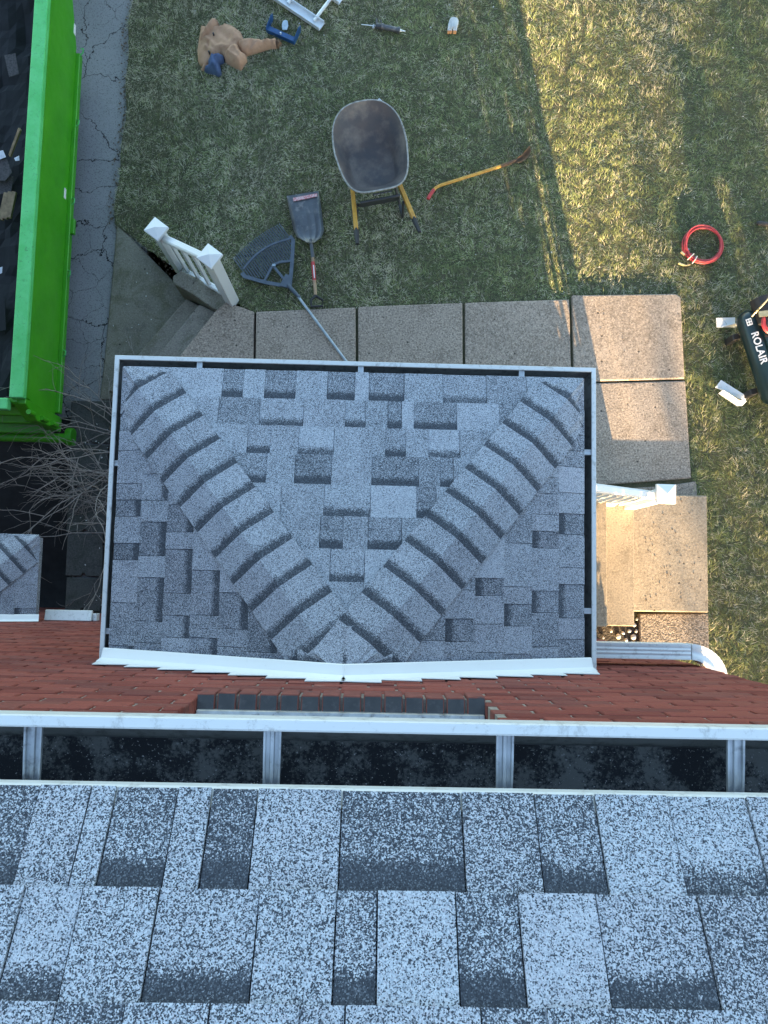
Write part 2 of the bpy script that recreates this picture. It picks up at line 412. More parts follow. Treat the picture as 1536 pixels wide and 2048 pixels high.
grid_sheet('lawn', lx, ly, lawn_z, M['sod'], lambda t, y: lawn_edge(min(y, 8))+t)
dy = [-.42+.15*i for i in range(18)] + [2.4+.5*i for i in range(22)] + [15, 20, 40, 200]
grid_sheet('driveway', [-9, -7, -5, -4, -3.5, -3.2, -3.0, -2.93, -2.86, -2.7, -2.5, -2.3], dy, drive_z, M['asphalt'])
rampz = lambda x, y: drive_z(x, y)+.006
grid_sheet('driveway_ramp', [-8.5, -6, -4, -3.4, -3.1, -2.945], [-.41+.1*i for i in range(20)], rampz, M['ramp'])
grid_sheet('far_yard', [-1500, -200, -40, -14, -9.02], ly, lambda x, y: -.44, M['sod'])
# soil strip beside the porch
soil = MB().prism([(-2.56, -.40), (-1.0, -.40), (-1.0, 1.9), (-2.56, 1.75)], -.6, LOW+.012).build('soil_bed', M['soil']); tag(soil, kind='structure')

# retaining edge + pavers of the side walkway
wk = MB().prism([(-2.90, -.398), (-2.56, -.398), (-2.58, 1.72), (-2.93, 1.66)], -1.5, LOW-.06).build('side_walkway', M['paver']); tag(wk, kind='structure')
ys_ = [-.395, -.06, .36, .80, 1.23, 1.66]
for i in range(5):
    a, b = ys_[i]+.008, ys_[i+1]-.008; xa, xb = -2.90-.012*i, -2.565
    nt_ = .03
    poly = [(xa, a), (lerp(xa, xb, .42), a), (lerp(xa, xb, .46), a+nt_), (lerp(xa, xb, .52), a+nt_), (lerp(xa, xb, .56), a), (xb, a), (xb-.01*(i % 2), b), (xa, b)]
    MB().prism(poly, LOW-.06, LOW+.015+.006*(i % 3)).build('paver', M['paver'], wk, bevel=.006)

# lower concrete pad and side steps, descending to the driveway
lp = MB().prism([P2(235, 448, LOW), P2(210, 720, LOW), P2(200, 800, LOW), P2(330, 800, LOW), P2(452, 640, LOW), P2(345, 560, LOW)], -.7, LOW+.015).build('lower_pad', M['concrete_old'], bevel=.01); tag(lp, kind='structure')
st = thing('side_steps', (-1.7, 2.2, LOW), 'short weathered concrete steps going down from sidewalk to driveway beside the white railing', 'steps')
def line_ext(a, b, z, t0, t1):
    A, B = P(*a, z), P(*b, z); d = B-A; return A-d*t0, B+d*t1
zz = [.03, -.13, -.29]
E0 = line_ext((432, 620), (357, 710), zz[0], .0, .9)
E1 = line_ext((396, 611), (317, 708), zz[1], .03, .8)
E2 = line_ext((369, 600), (278, 706), zz[2], .03, .7)
for e, up, z in ((E1, E0, zz[1]), (E2, E1, zz[2])):
    off = (up[0]-e[0]).normalized()*.06
    MB().prism([(e[0].x, e[0].y), (e[1].x, e[1].y), (up[1].x+.05, up[1].y), (up[0].x+.05, up[0].y)], -.6, z).build('step', M['concrete_side'], st, bevel=.014, seg=2)
ck = [(345, 552), (362, 541), (396, 556), (452, 594), (462, 606), (440, 621), (428, 618), (388, 590), (346, 566)]
MB().extr([P(x, y, -.02-.03*(x < 400)) for x, y in ck], (0, 0, -.55)).build('cheek_wall', M['concrete_old'], st, bevel=.012, seg=2)

# front sidewalk, one slab after another
sw = MB().prism([(-1.0, 1.0), (2.8, .95), (2.8, 2.55), (-.9, 2.35)], -.5, -.06).build('sidewalk', M['soil']); tag(sw, kind='structure')
def slab(pts, z=.03, mat='concrete', dz=(0, 0)):
    poly = [P2(x, y, z) for x, y in pts]
    return MB().prism(poly, -.12, z).build('slab', M[mat], sw, bevel=.012, seg=2)
slab([(432, 620), (452, 603), (508, 623), (506, 790), (296, 790)], .028)
slab([(512, 623), (711, 614), (712, 790), (510, 790)], .034)
slab([(716, 613), (925, 605), (926, 800), (717, 790)], .030)
slab([(930, 605), (1139, 598), (1144, 800), (931, 800)], .026)
slab([(1144, 590), (1352, 587), (1362, 594), (1370, 757), (1149, 763)], .040)
slab([(1149, 767), (1371, 761), (1383, 956), (1152, 974)], .030)
slab([(1152, 982), (1330, 972), (1393, 962), (1397, 1010), (1152, 1010)], .012)

# entry steps on the right, and the porch floor
es = thing('entry_steps', (2.3, .25, 0), 'sunlit tan concrete steps rising beside the porch roof with a wide bottom pad', 'steps')
xs1 = P(1268, 1100, .29).x; xs2 = P(1214, 1100, .46).x
y0s, y1s = P(1240, 1252, .29).y, .76
MB().prism([(xs1-.05, P(1270, 1223, .12).y), P2(1417, 1225, .12), P2(1414, 991, .12), (xs1-.05, .80)], -.2, .12).build('step', M['concrete_warm'], es, bevel=.01, seg=2)
TREAD = [xs1, xs2, xs2-.30, xs2-.60, xs2-.90]; zs = [.29, .46, .63, .80, .96]
for i in range(4):
    MB().bb((TREAD[i+1]-.05, y0s, -.2), (TREAD[i], y1s-.002*i, zs[i])).build('step', M['concrete_warm'], es, bevel=.008, seg=2)
MB().bb((-1.0, -.395, -.6), (TREAD[4], .80, zs[4])).build('porch_floor', M['concrete_warm'], es, bevel=.01)
ag = MB().prism([P2(1279, 1228, .06), P2(1417, 1227, .06), P2(1419, 1300, .06), P2(1281, 1300, .06)], -.1, .06).build('gravel_slab', M['aggregate'], bevel=.008); tag(ag, 'rough pebbly concrete slab between sunlit steps and white downspout', 'slab')
sb = MB().prism([P2(1150, 1245, .01), P2(1280, 1245, .01), P2(1282, 1310, .01), P2(1150, 1310, .01)], -.1, .022).build('soil_patch', M['soil']); tag(sb, kind='structure')
sv = MB()
def stone_mesh(mb, c, r, seed):
    rr = random.Random(seed); bm = bmesh.new(); bmesh.ops.create_icosphere(bm, subdivisions=1, radius=1)
    sc = Vector((rr.uniform(.8, 1.2), rr.uniform(.7, 1.1), rr.uniform(.5, .75)))*r; rz = Matrix.Rotation(rr.uniform(0, 6), 3, 'Z')
    vs = [Vector(c)+rz @ Vector((v.co.x*sc.x, v.co.y*sc.y, v.co.z*sc.z))*rr.uniform(.85, 1.15) for v in bm.verts]
    fs = [tuple(v.index for v in f.verts) for f in bm.faces]; bm.free(); mb.add(vs, fs)
for i, (x, y, r) in enumerate([(1236, 1273, .026), (1258, 1262, .02), (1266, 1274, .026), (1268, 1250, .022), (1274, 1238, .02), (1252, 1280, .018), (1222, 1262, .015), (1262, 1287, .024), (1246, 1266, .018), (1206, 1275, .016), (1272, 1262, .018), (1277, 1286, .02)]):
    mb = MB(); stone_mesh(mb, P(x, y, .03)+Vector((0, 0, r*.2)), r, i)
    o = mb.build('stone', M['stone'], smooth=True, ang=80); tag(o, 'small pale river stone in the soil gap below the sunlit steps', 'stone', 'stones in the gap by the steps')

# ------------------------------------------------------------------ house
house = thing('brick_house', (-2, -4, -1.2), 'red brick house with grey shingle roofs, white gutters and a hipped porch roof', 'house')
WY = -0.40; XR = 1.625; XL = -6.5
WX0, WX1, WZ0, WZ1 = -.548, .382, 4.47, 5.62      # window opening
wall = link('wall', MB().bb((XL+.02, -8, -1.6), (XR-.02, -.56, 5.80)).mesh('wall', M['brickwall']), house)
mo = MB()
mo.bb((XL+.008, -.57, -1.5), (WX0-.006, WY-.006, 5.79)); mo.bb((WX1+.006, -.57, -1.5), (XR-.008, WY-.006, 5.79))
mo.bb((WX0-.0055, -.57, -1.5), (WX1+.0055, WY-.0065, WZ0-.12)); mo.bb((WX0-.0055, -.57, WZ1+.005), (WX1+.0055, WY-.0065, 5.785))
mo.build('mortar', M['mortar'], wall)
# bricks in running bond, nearest 300 as pieces of their own
BL, BH, JT = .193, .0573, .0104
cells = []
k = 0; z = -1.45
while z+BH < 5.78:
    x = XR - (0 if k % 2 == 0 else (BL+JT)/2)
    segs = []
    if k % 2: segs.append((XR-(BL-JT)/2, XR))
    x = XR - (BL+JT if k % 2 == 0 else (BL+JT)/2+(BL+JT)) + JT
    x = XR - BL if k % 2 == 0 else XR-(BL-JT)/2-JT-BL
    while x > XL:
        segs.append((x, x+BL)); x -= BL+JT
    for a, b in segs:
        if z+BH > WZ0-.11 and z < WZ1 and b > WX0 and a < WX1:
            if a < WX0-.03: cells.append((a, WX0, z))
            if b > WX1+.03: cells.append((WX1, b, z))
        else: cells.append((a, b, z))
    z += BH+JT; k += 1
def vis(c):
    a, b, z = c; p = proj(((a+b)/2, WY, z+BH/2))
    if not (-30 < p[0] < 1566 and 1200 < p[1] < 1470): return 0
    q0, q1 = proj((a, WY, z)), proj((b, WY, z)); r = proj((a, WY, z+BH))
    if 215 < p[0] < 1180 and p[1] < 1325: return 0
    lim = lerp(1345, 1385, 1-min(1, abs(p[0]-690)/490))
    if 200 < p[0] < 1190 and p[1] < lim-8: return 0
    if p[1] > 1437+p[0]*.018+4: return 0
    return abs(q1[0]-q0[0])*abs(r[1]-q0[1])
order = sorted(range(len(cells)), key=lambda i: -vis(cells[i]))
front = set(i for i in order[:300] if vis(cells[i]) > 0)
rb = random.Random(5); cache = {}
rest = MB(); tones = []
for i, (a, b, z) in enumerate(cells):
    dyj = rb.uniform(-.0022, .0022); zj = rb.uniform(-.0012, .0012)
    if i in front:
        key = round(b-a, 4)
        if key not in cache:
            cache[key] = MB().box((0, -.05, 0), (b-a, .10, BH)).mesh('brick', M['brick'], bevel=.003)
        o = link('brick', cache[key], wall, True); o.location = ((a+b)/2, WY+dyj, z+BH/2+zj)
        o.rotation_euler = (rb.uniform(-.012, .012), 0, rb.uniform(-.004, .004))
    else:
        rest.box(((a+b)/2, WY+dyj-.05, z+BH/2+zj), (b-a, .10, BH)); tones.append(rb.random())
ro = rest.build('far_bricks', M['brick'], wall, fix=False); tag(ro, kind='stuff')
at = ro.data.attributes.new('tone', 'FLOAT', 'FACE'); at.data.foreach_set('value', np.repeat(np.array(tones, np.float32), 6))

# window with its rowlock sill
win = link('window', MB().bb((WX0+.01, -.56, WZ0+.03), (WX1-.01, -.52, WZ1)).mesh('window', M['vinyl'], .004), house)
MB().bb((WX0+.06, -.519, WZ0+.10), (WX1-.06, -.512, WZ1-.06)).build('pane', M['glass'], win)
MB().extr([(WX0+.004, -.434, WZ0-.004), (WX0+.004, -.434, WZ0+.024), (WX0+.004, -.525, WZ0+.055), (WX0+.004, -.525, WZ0+.008)], (WX1-WX0-.008, 0, 0)).build('metal_sill', M['galv'], win, bevel=.002)
for i in range(14):
    wd = (WX1-WX0+.012)/14; xa = WX0-.006+i*wd; j = rb.uniform(-.003, .003)
    b1 = MB().extr([(xa+.005, -.382+j, WZ0-.098), (xa+.005, -.382+j, WZ0-.004), (xa+.005, -.475, WZ0+.012), (xa+.005, -.475, WZ0-.098)], (wd-.009, 0, 0))
    o = b1.build('sill_brick', M['clay'], win, bevel=.003)
    MB().extr([(xa+.008, -.388+j, WZ0-.0035), (xa+.008, -.388+j, WZ0-.0015), (xa+.008, -.446, WZ0+.0085), (xa+.008, -.446, WZ0+.0065)], (wd-.015, 0, 0)).build('soot', M['silltop'], win)
MB().bb((WX0-.003, -.50, WZ0-.10), (WX1+.003, -.392, WZ0-.012)).build('sill_mortar', M['mortar'], win)

# -------- roof planes and shingles
class Plane:
    def __init__(s, O, V, U):
        s.O = Vector(O); s.V = Vector(V).normalized(); s.U = Vector(U).normalized(); s.N = s.U.cross(s.V)
    def at(s, u, v, h=0): return s.O + s.U*u + s.V*v + s.N*h
    def uv(s, px, py):
        r = ray(px, py); t = (s.O-EYE).dot(s.N)/r.dot(s.N); q = EYE+r*t-s.O; return q.dot(s.U), q.dot(s.V)
def tab(parent, pl, poly, v0, ex, tone, band, proud=0.0, hue=0.0, name='shingle', th=.004):
    if len(poly) < 3: return None
    ar = sum(poly[i][0]*poly[(i+1) % len(poly)][1]-poly[(i+1) % len(poly)][0]*poly[i][1] for i in range(len(poly)))
    if abs(ar) < 4e-4: return None
    if ar < 0: poly = poly[::-1]
    n = len(poly)
    hgt = lambda v: lerp(.011+proud, .005+proud, max(0, min(1.3, (v-v0)/ex)))
    vs = [pl.at(u, v, hgt(v)) for u, v in poly] + [pl.at(u, v, hgt(v)-th-.004) for u, v in poly]
    fs = [tuple(range(n)), tuple(range(n, 2*n))[::-1]] + [(i+n, (i+1) % n+n, (i+1) % n, i) for i in range(n)]
    me = raw_mesh(name, vs, fs, M['shingle'])
    uvl = me.uv_layers.new(name='UVMap'); uvs = poly+poly
    for lp_ in me.loops:
        u, v = uvs[lp_.vertex_index]; uvl.data[lp_.index].uv = (u, (v-v0)/ex)
    o = link(name, me, parent); o.color = (tone, band, hue, 1); return o

# main roof
main_roof = link('roof', MB().extr([(XL-.2, -.345, 5.800), (XL-.2, -.345, 5.822), (XL-.2, -4.4, 5.822+4.055*math.tan(math.radians(36))), (XL-.2, -8.3, 5.80)], (XR+.12-XL+.2, 0, 0)).mesh('roof', M['shingle']), house)
main_roof.color = (.62, 0, .2, 1)
p36 = math.radians(36)
MP = Plane((0, -.333, 5.8255), (0, -math.cos(p36), math.sin(p36)), (-1, 0, 0))
vr = [-.012, MP.uv(768, 1787)[1], MP.uv(768, 2015)[1]]
vr += [vr[2]+.137*i for i in range(1, 4)]
rows = [
 [(-420, .5, 1), (-250, .7, 0), (-90, .55, 0), (52, .40, .55), (160, .72, 0), (212, .75, 0), (340, .50, .95), (411, .74, 0), (506, .30, .75), (680, .74, 0), (926, .44, 1), (1076, .55, 0), (1200, .52, .9), (1350, .80, 0), (1512, .82, .75), (1700, .8, 0), (1850, .45, 1), (2000, .7, 0)],
 [(-300, .5, 1), (-150, .7, 0), (22, .74, 0), (143, .90, 1), (302, .72, 0), (510, .72, 1), (669, .72, 0), (753, .62, 1), (914, .93, 0), (1042, .50, .9), (1203, .91, 0), (1412, .74, .95), (1580, .58, 0), (1750, .8, 0), (1900, .5, 1)],
 [(-100, .7, 0), (112, .74, 0), (250, .42, .8), (420, .66, 0), (600, .72, 0), (690, .76, 1), (960, .82, 0), (1090, .55, .9), (1370, .62, 0), (1530, .72, .9), (1700, .6, 0)],
]
for r, row in enumerate(rows):
    v0, v1 = vr[r], vr[r+1]; ex = v1-v0; ymid = (1695, 1900, 2040)[r]
    us = [MP.uv(x, ymid)[0] for x, *_ in row]
    prev = us[0]+.12
    for u, (px, tone, band) in zip(us, row):
        a, b = sorted((prev-.0012, u+.0012)); prev = u
        tab(main_roof, MP, [(a, v0), (b, v0), (b, v1+.03), (a, v1+.03)], v0 if r else v0, ex, tone, band, 0 if band > .5 else .0038, .55 if (px > 1200 and r == 1) else rb.uniform(0, .35))
for r in (3, 4):
    v0, v1 = vr[r], vr[r+1]; u = -.75
    while u < .8:
        wd = rb.uniform(.07, .19); bd = rb.random() < .45
        tab(main_roof, MP, [(u, v0), (u+wd-.002, v0), (u+wd-.002, v1+.03), (u, v1+.03)], v0, v1-v0, rb.uniform(.5, .95), float(bd), 0 if bd else .0038, rb.uniform(0, .4)); u += wd

# porch hip roof
PX0, PX1, PYF, PZ = -1.150, .965, .934, 3.50
HW = (PX1-PX0)/2; XC = (PX0+PX1)/2; PP = math.radians(22.4); cp, sp_ = math.cos(PP), math.sin(PP)
AZ = PZ+HW*math.tan(PP)-.004; YA = WY+.006; RUN = PYF-WY; PF = math.atan((AZ-PZ)/RUN); cf, sf = math.cos(PF), math.sin(PF)
deck = MB()
e = .012; b0 = [(PX0+e, WY+.002, PZ), (PX1-e, WY+.002, PZ), (PX1-e, PYF-e, PZ), (PX0+e, PYF-e, PZ)]; t0 = [(XC, WY+.002, AZ-.004), (XC, YA, AZ-.004)]
low = [(x, y, z-.02) for x, y, z in b0]
deck.add(b0+t0+low, [(0, 3, 5, 4), (1, 4, 5, 2), (3, 2, 5), (0, 4, 1, 7, 6), (6, 7, 8, 9), (0, 6, 9, 3), (1, 2, 8, 7), (2, 3, 9, 8)])
porch = link('porch_roof', deck.mesh('porch_roof', M['shingle']), house); porch.color = (.5, 0, .2, 1)
MB().bb((PX0+.10, WY+.003, PZ-.16), (PX1-.10, PYF-.10, PZ-.021)).build('fascia', M['white'], porch)
for x in (-.98, .80): MB().bb((x-.06, .60, zs[4]), (x+.06, .72, PZ-.165)).build('porch_post', M['vinyl'], house, bevel=.006)
FR = Plane((XC, PYF, PZ), (0, -cf, sf), (-1, 0, 0))
LF = Plane((PX0, PYF, PZ), (cp, 0, sp_), (0, -1, 0))
RT = Plane((PX1, PYF, PZ), (-cp, 0, sp_), (0, 1, 0))
def clip_front(p):
    p = clip(p, 1, cf*HW/RUN, HW); return clip(p, -1, cf*HW/RUN, HW)
def clip_left(p):       # u = PYF - y ; keep u >= v cp, u <= PYF-WY, v cp <= HW
    p = clip(p, -1, cp*RUN/HW, 0); p = clip(p, 1, 0, PYF-WY-.004); return clip(p, 0, cp, HW)
def clip_right(p):      # u = y - PYF
    p = clip(p, 1, cp*RUN/HW, 0); p = clip(p, -1, 0, PYF-WY-.004); return clip(p, 0, cp, HW)
L_, D_, X_, M_ = .84, .52, 1.02, .68
frows = [
 [(250, L_, 0), (445, .93, 0), (487, D_, 1), (530, .88, 0), (592, .55, 1), (655, .84, 0), (710, D_, 1), (738, .95, 0), (808, .54, 1), (885, .74, 0), (972, .74, .7), (1052, .64, 0), (1200, .8, 0)],
 [(300, L_, 0), (437, .8, 0), (519, .56, 0), (607, .82, 1), (690, .76, 0), (731, .74, 1), (775, .72, 0), (803, .52, 1), (827, .93, 0), (913, .54, 1), (998, .90, 0), (1120, .56, 0)],
 [(350, L_, 0), (495, .82, 0), (541, .68, 1), (597, .74, 0), (668, .96, 1), (723, .84, 0), (770, .70, 0), (811, .64, 1), (856, .76, 0), (919, .92, 1), (1080, .68, 0)],
 [(400, L_, 0), (533, .62, .9), (590, .74, 0), (663, .46, 1), (743, .78, 0), (837, .50, 1), (880, .58, 0), (906, .58, 1), (1050, .74, 0)],
 [(450, .85, 0), (562, .86, 0), (648, .72, 0), (741, .84, 1), (832, 1.0, 0), (872, .5, .9), (1000, .85, 0)],
 [(500, .7, 0), (640, .70, 0), (686, .52, 1), (736, .66, 0), (803, .54, 1), (950, .68, 0)],
 [(560, .8, 0), (660, .86, 0), (729, .80, 1), (900, .98, 0)],
 [(560, .7, 0), (700, .82, 0), (900, .7, 0)],
 [(560, .7, 0), (690, .75, 0), (900, .7, 0)],
 [(560, .7, 0), (700, .7, 0), (900, .7, 0)],
]
fy = [742, 803, 857, 913, 972, 1035, 1100, 1166, 1236, 1300]
fv = [-.004] + [FR.uv(695, y)[1] for y in fy[1:]] + [RUN/cf]
for r, row in enumerate(frows):
    v0, v1 = fv[r], fv[r+1]; prev = None; ym = (fy[r]+(fy[r+1] if r < 9 else 1345))/2
    for px, tone, band in row:
        u = FR.uv(px, ym)[0]
        if prev is not None:
            a, b = min(prev, u)+.0012, max(prev, u)-.0012
            a -= rb.uniform(0, .002)
            tab(porch, FR, clip_front([(a, v0), (b, v0), (b, v1+.03), (a, v1+.03)]), v0, v1-v0, tone, band*.9, 0 if band > .5 else .0026, rb.uniform(0, .35))
        prev = u
def side_tabs(pl, clipf, sgn, seed, spec=()):
    q = random.Random(seed); v0 = -.004
    for r in range(8):
        v1 = min(-.006+.1425*(r+1), HW/cp); u = q.uniform(-.1, 0)
        last = False
        while u < 1.4:
            wd = q.choice((.075, .095, .12, .15, .19)); band = (not last) and q.random() < .55; last = band
            tone = q.choice((.5, .56, .62)) if band else q.choice((.62, .68, .74, .74, .80, .95))
            a, b = u+.0012, u+wd-.0012; u += wd
            pts = [(sgn*a, v0), (sgn*b, v0), (sgn*b, v1+.03), (sgn*a, v1+.03)]
            tab(porch, pl, clipf(pts), v0, v1-v0, tone+q.uniform(-.16, .12), .72*float(band), 0 if band else .0026, q.uniform(.1, .8))
        v0 = v1
side_tabs(LF, clip_left, 1, 21); side_tabs(RT, clip_right, -1, 34)

def cap_piece(parent, A, B, n1, n2, wing, lift, tone, hue, name='hip_cap', band=1.0, ovl=.02, lim=None):
    # bent cap over the line A->B (A = exposed butt end); n1, n2 normals of the faces
    A, B = Vector(A), Vector(B); h = (B-A).normalized(); L = (B-A).length
    w1 = h.cross(n1).normalized(); w2 = n2.cross(h).normalized()
    if w1.z > 0: w1 = -w1
    if w2.z > 0: w2 = -w2
    nm = (n1+n2).normalized()
    prof = [(w1, 1.0), (w1, .62), (w1, .28), (None, 0), (w2, .28), (w2, .62), (w2, 1.0)]
    vs = []; uv = []
    for layer in (0, 1):
        for t in (0, 1):
            base = A + h*(t*(L+ovl))
            for wdir, s in prof:
                q = base + (wdir*(s*wing) if wdir else Vector((0, 0, 0)))
                nn = nm if wdir is None else (n1 if wdir is w1 else n2)
                up = lift*(1-.10*t) + (.006 if wdir is None else .003*(1-s)) - (.004 if wdir is None else 0)
                q = q + nn*(up - .006*layer)
                if lim: q = Vector((max(lim[0], min(lim[1], q.x)), min(lim[2], q.y), q.z))
                vs.append(q); uv.append((s, t*(L+ovl)/L))
    fs = []
    for i in range(6):
        fs.append((i, i+1, 7+i+1, 7+i)); fs.append((14+i, 21+i, 21+i+1, 14+i+1))
        fs.append((i, 14+i, 14+i+1, i+1)); fs.append((7+i, 7+i+1, 21+i+1, 21+i))
    fs += [(0, 7, 21, 14), (6, 20, 27, 13)]
    me = raw_mesh(name, vs, fs, M['shingle'])
    bm = bmesh.new(); bm.from_mesh(me); bmesh.ops.recalc_face_normals(bm, faces=bm.faces[:]); bm.to_mesh(me); bm.free()
    uvl = me.uv_layers.new(name='UVMap')
    for lp_ in me.loops: uvl.data[lp_.index].uv = uv[lp_.vertex_index]
    o = link(name, me, parent); o.color = (tone, band, hue, 1); return o
def hip_run(parent, A, B, n1, n2, n, wing, seed, start=.0, lim=None):
    q = random.Random(seed); A, B = Vector(A), Vector(B)
    for i in range(n):
        a = A.lerp(B, lerp(start, 1, i/n)); b = A.lerp(B, lerp(start, 1, (i+1)/n))
        cap_piece(parent, a, b, n1, n2, wing, .0215, q.uniform(.74, .86), q.uniform(.1, .45), band=1.0*(i < n-1), lim=lim)
apex = (XC, YA, AZ)
apexx = (XC-.01, YA+.015, AZ-.003); apexy = (XC+.01, YA+.015, AZ+.001)
hip_run(porch, (PX0+.0, PYF-.0, PZ), apexx, LF.N, FR.N, 12, .158, 3, lim=(PX0-.006, PX1+.006, PYF+.006))
hip_run(porch, (PX1-.0, PYF-.0, PZ), apexy, RT.N, FR.N, 12, .158, 4, lim=(PX0-.006, PX1+.006, PYF+.006))
na, nb_ = (LF.N*1.6+FR.N).normalized(), (RT.N*1.6+FR.N).normalized()
cap_piece(porch, (XC, WY+.20, AZ-.20*math.tan(PF)+.006), (XC, WY+.052, AZ-.052*math.tan(PF)+.006), na, nb_, .19, .026, .74, .6, 'ridge_cap', .8, 0)

# flashing where the porch roof meets the wall
def flashing(parent, xa, za, xb, zb, n, flip):
    d = Vector((xb-xa, 0, zb-za)); L = d.length; d.normalize(); nrm = Vector((-d.z, 0, d.x)) if d.x > 0 else Vector((d.z, 0, -d.x))
    A = Vector((xa, WY, za))
    # roof leg + kicked face
    m = MB(); t = .0025
    prof = [(.062, .014), (.058, .020), (.020, .030), (.0075, .060), (.0045, .060), (.017, .028), (.055, .017)]
    m.sweep(prof, [(A+d*(L*i), Vector((0, 1, 0)), nrm) for i in (0, 1)])
    m.build('flashing', M['flash'], parent)
    # saw-toothed counter flashing let into the brick joints
    pts = [A+nrm*.050]; step = L/n
    for i in range(n):
        s0, s1 = A+d*(step*i), A+d*(step*(i+1))
        zt = max(s0.z, s1.z) if True else 0
        lowp, hip_ = (s0, s1) if s0.z < s1.z else (s1, s0)
        pts.append(Vector((s0.x, WY, 0))+Vector((0, 0, s0.z+nrm.z*.05+.045+(.012 if s0 is lowp else .0)+ (step*abs(d.z) if s0 is lowp else 0))))
        pts.append(Vector((s1.x, WY, 0))+Vector((0, 0, s1.z+nrm.z*.05+.045+(.012 if s1 is lowp else 0)+(step*abs(d.z)*.0 if s1 is hip_ else step*abs(d.z)))))
    pts.append(A+d*L+nrm*.050)
    pts = [Vector((p.x, WY+.0075+.012*0, p.z)) for p in pts]
    MB().extr(pts, (0, -.003, 0)).build('counter_flashing', M['flash'], parent)
flashing(porch, PX0-.02, PZ+.006, XC+.012, AZ+.034, 7, 0)
flashing(porch, PX1+.03, PZ+.006, XC-.012, AZ+.034, 7, 1)

# -------- gutters
gut = link('gutter', MB().sweep([(-.352, 5.795), (-.352, 5.690), (-.270, 5.690), (-.226, 5.755), (-.226, 5.778), (-.2285, 5.778), (-.2285, 5.757), (-.2715, 5.6925), (-.3495, 5.6925), (-.3495, 5.795)],
      [(Vector((XL-.25, 0, 0)), Vector((0, 1, 0)), Vector((0, 0, 1))), (Vector((XR+.2, 0, 0)), Vector((0, 1, 0)), Vector((0, 0, 1)))]).mesh('gutter', M['trough']), house)
fr2 = lambda x0, x1: [(Vector((x0, 0, 0)), Vector((0, 1, 0)), Vector((0, 0, 1))), (Vector((x1, 0, 0)), Vector((0, 1, 0)), Vector((0, 0, 1)))]
MB().sweep([(-.2415, 5.7765), (-.2415, 5.7815), (-.2385, 5.7835), (-.2245, 5.7835), (-.2225, 5.7805), (-.2225, 5.752), (-.2255, 5.752), (-.2255, 5.7765)], fr2(XL-.252, XR+.202)).build('lip', M['white'], gut)
MB().sweep([(-.349, 5.6935), (-.349, 5.7015), (-.30, 5.699), (-.272, 5.6975), (-.2735, 5.6935)], fr2(XL-.2, XR+.15)).build('grit', M['grit'], gut)
MB().sweep([(-.352, 5.812), (-.352, 5.815), (-.322, 5.811), (-.319, 5.806), (-.319, 5.790), (-.3215, 5.790), (-.3215, 5.805), (-.324, 5.808)], fr2(XL-.22, XR+.13)).build('drip_edge', M['white'], gut)
MB().bb((XL-.2, -.40, 5.62), (XR+.12, -.354, 5.797)).build('fascia', M['white'], gut)
for px in (57, 542, 1013, 1480, -420, 1960):
    x = P(px, 1500, 5.79).x; m = MB(); hw = .0135
    prof = [(-hw, 0), (-hw, .006), (-hw+.003, .006), (-hw+.004, .0015), (-.004, .0015), (-.0025, .005), (.0025, .005), (.004, .0015), (hw-.004, .0015), (hw-.003, .006), (hw, .006), (hw, 0)]
    m.sweep(prof, [(Vector((x, y, z)), Vector((1, 0, 0))*s, Vector((0, 0, 1))) for y, z, s in ((-.3515, 5.765, .9), (-.33, 5.769, .95), (-.29, 5.771, 1), (-.2425, 5.773, 1.02))])
    m.build('hanger', M['galv'], gut)

pgut = None
def mitre_run(P0, P1, inward, m0, m1, prof):
    # P0->P1 along the outer lip; inward: unit vector; prof: (inward offset, z); m0/m1: mitre at the ends (1) or square (0)
    P0, P1, inward = Vector(P0), Vector(P1), Vector(inward); d = (P1-P0).normalized(); m = MB(); n = len(prof); vs = []
    for p, s, mm in ((P0, 1, m0), (P1, -1, m1)):
        for o, z in prof: vs.append(p + inward*o + d*(s*mm*o) + Vector((0, 0, z)))
    fs = [(k, (k+1) % n, (k+1) % n+n, k+n) for k in range(n)] + [tuple(range(n))[::-1], tuple(range(n, 2*n))]
    return m.add(vs, fs)
GX0, GX1, GYF = -1.200, 1.030, .994
trough = [(.000, 3.470), (.040, 3.392), (.115, 3.392), (.115, 3.478), (.1125, 3.478), (.1125, 3.3945), (.0415, 3.3945), (.0035, 3.470), (.0035, 3.492), (.001, 3.492)]
lipp = [(-.0025, 3.462), (-.0025, 3.496), (-.0005, 3.499), (.0165, 3.499), (.0185, 3.496), (.0185, 3.490), (.0155, 3.490), (.0155, 3.4945), (.0005, 3.4945), (.0005, 3.462)]
runs = [((GX0, GYF, 0), (GX1, GYF, 0), (0, -1, 0), 1, 1), ((GX0, WY+.004, 0), (GX0, GYF, 0), (1, 0, 0), 0, 1), ((GX1, WY+.004, 0), (GX1, GYF, 0), (-1, 0, 0), 0, 1)]
for i, (a, b, inn, m0, m1) in enumerate(runs):
    mb = mitre_run(a, b, inn, m0, m1, trough)
    if pgut is None: pgut = link('porch_gutter', mb.mesh('porch_gutter', M['trough']), house)
    else: mb.build('trough', M['trough'], pgut)
    mitre_run(a, b, inn, m0, m1, lipp).build('lip', M['white'], pgut)
    mitre_run(a, b, inn, m0, m1, [(.042, 3.3955), (.042, 3.400), (.112, 3.401), (.112, 3.3955)]).build('grit', M['grit'], pgut)
for px in (400, 722, 1043):
    x = P(px, 728, 3.48).x; MB().box((x, GYF-.06, 3.484), (.026, .085, .004)).box((x-.009, GYF-.06, 3.488), (.003, .085, .006)).box((x+.009, GYF-.06, 3.488), (.003, .085, .006)).build('hanger', M['alu'], pgut)
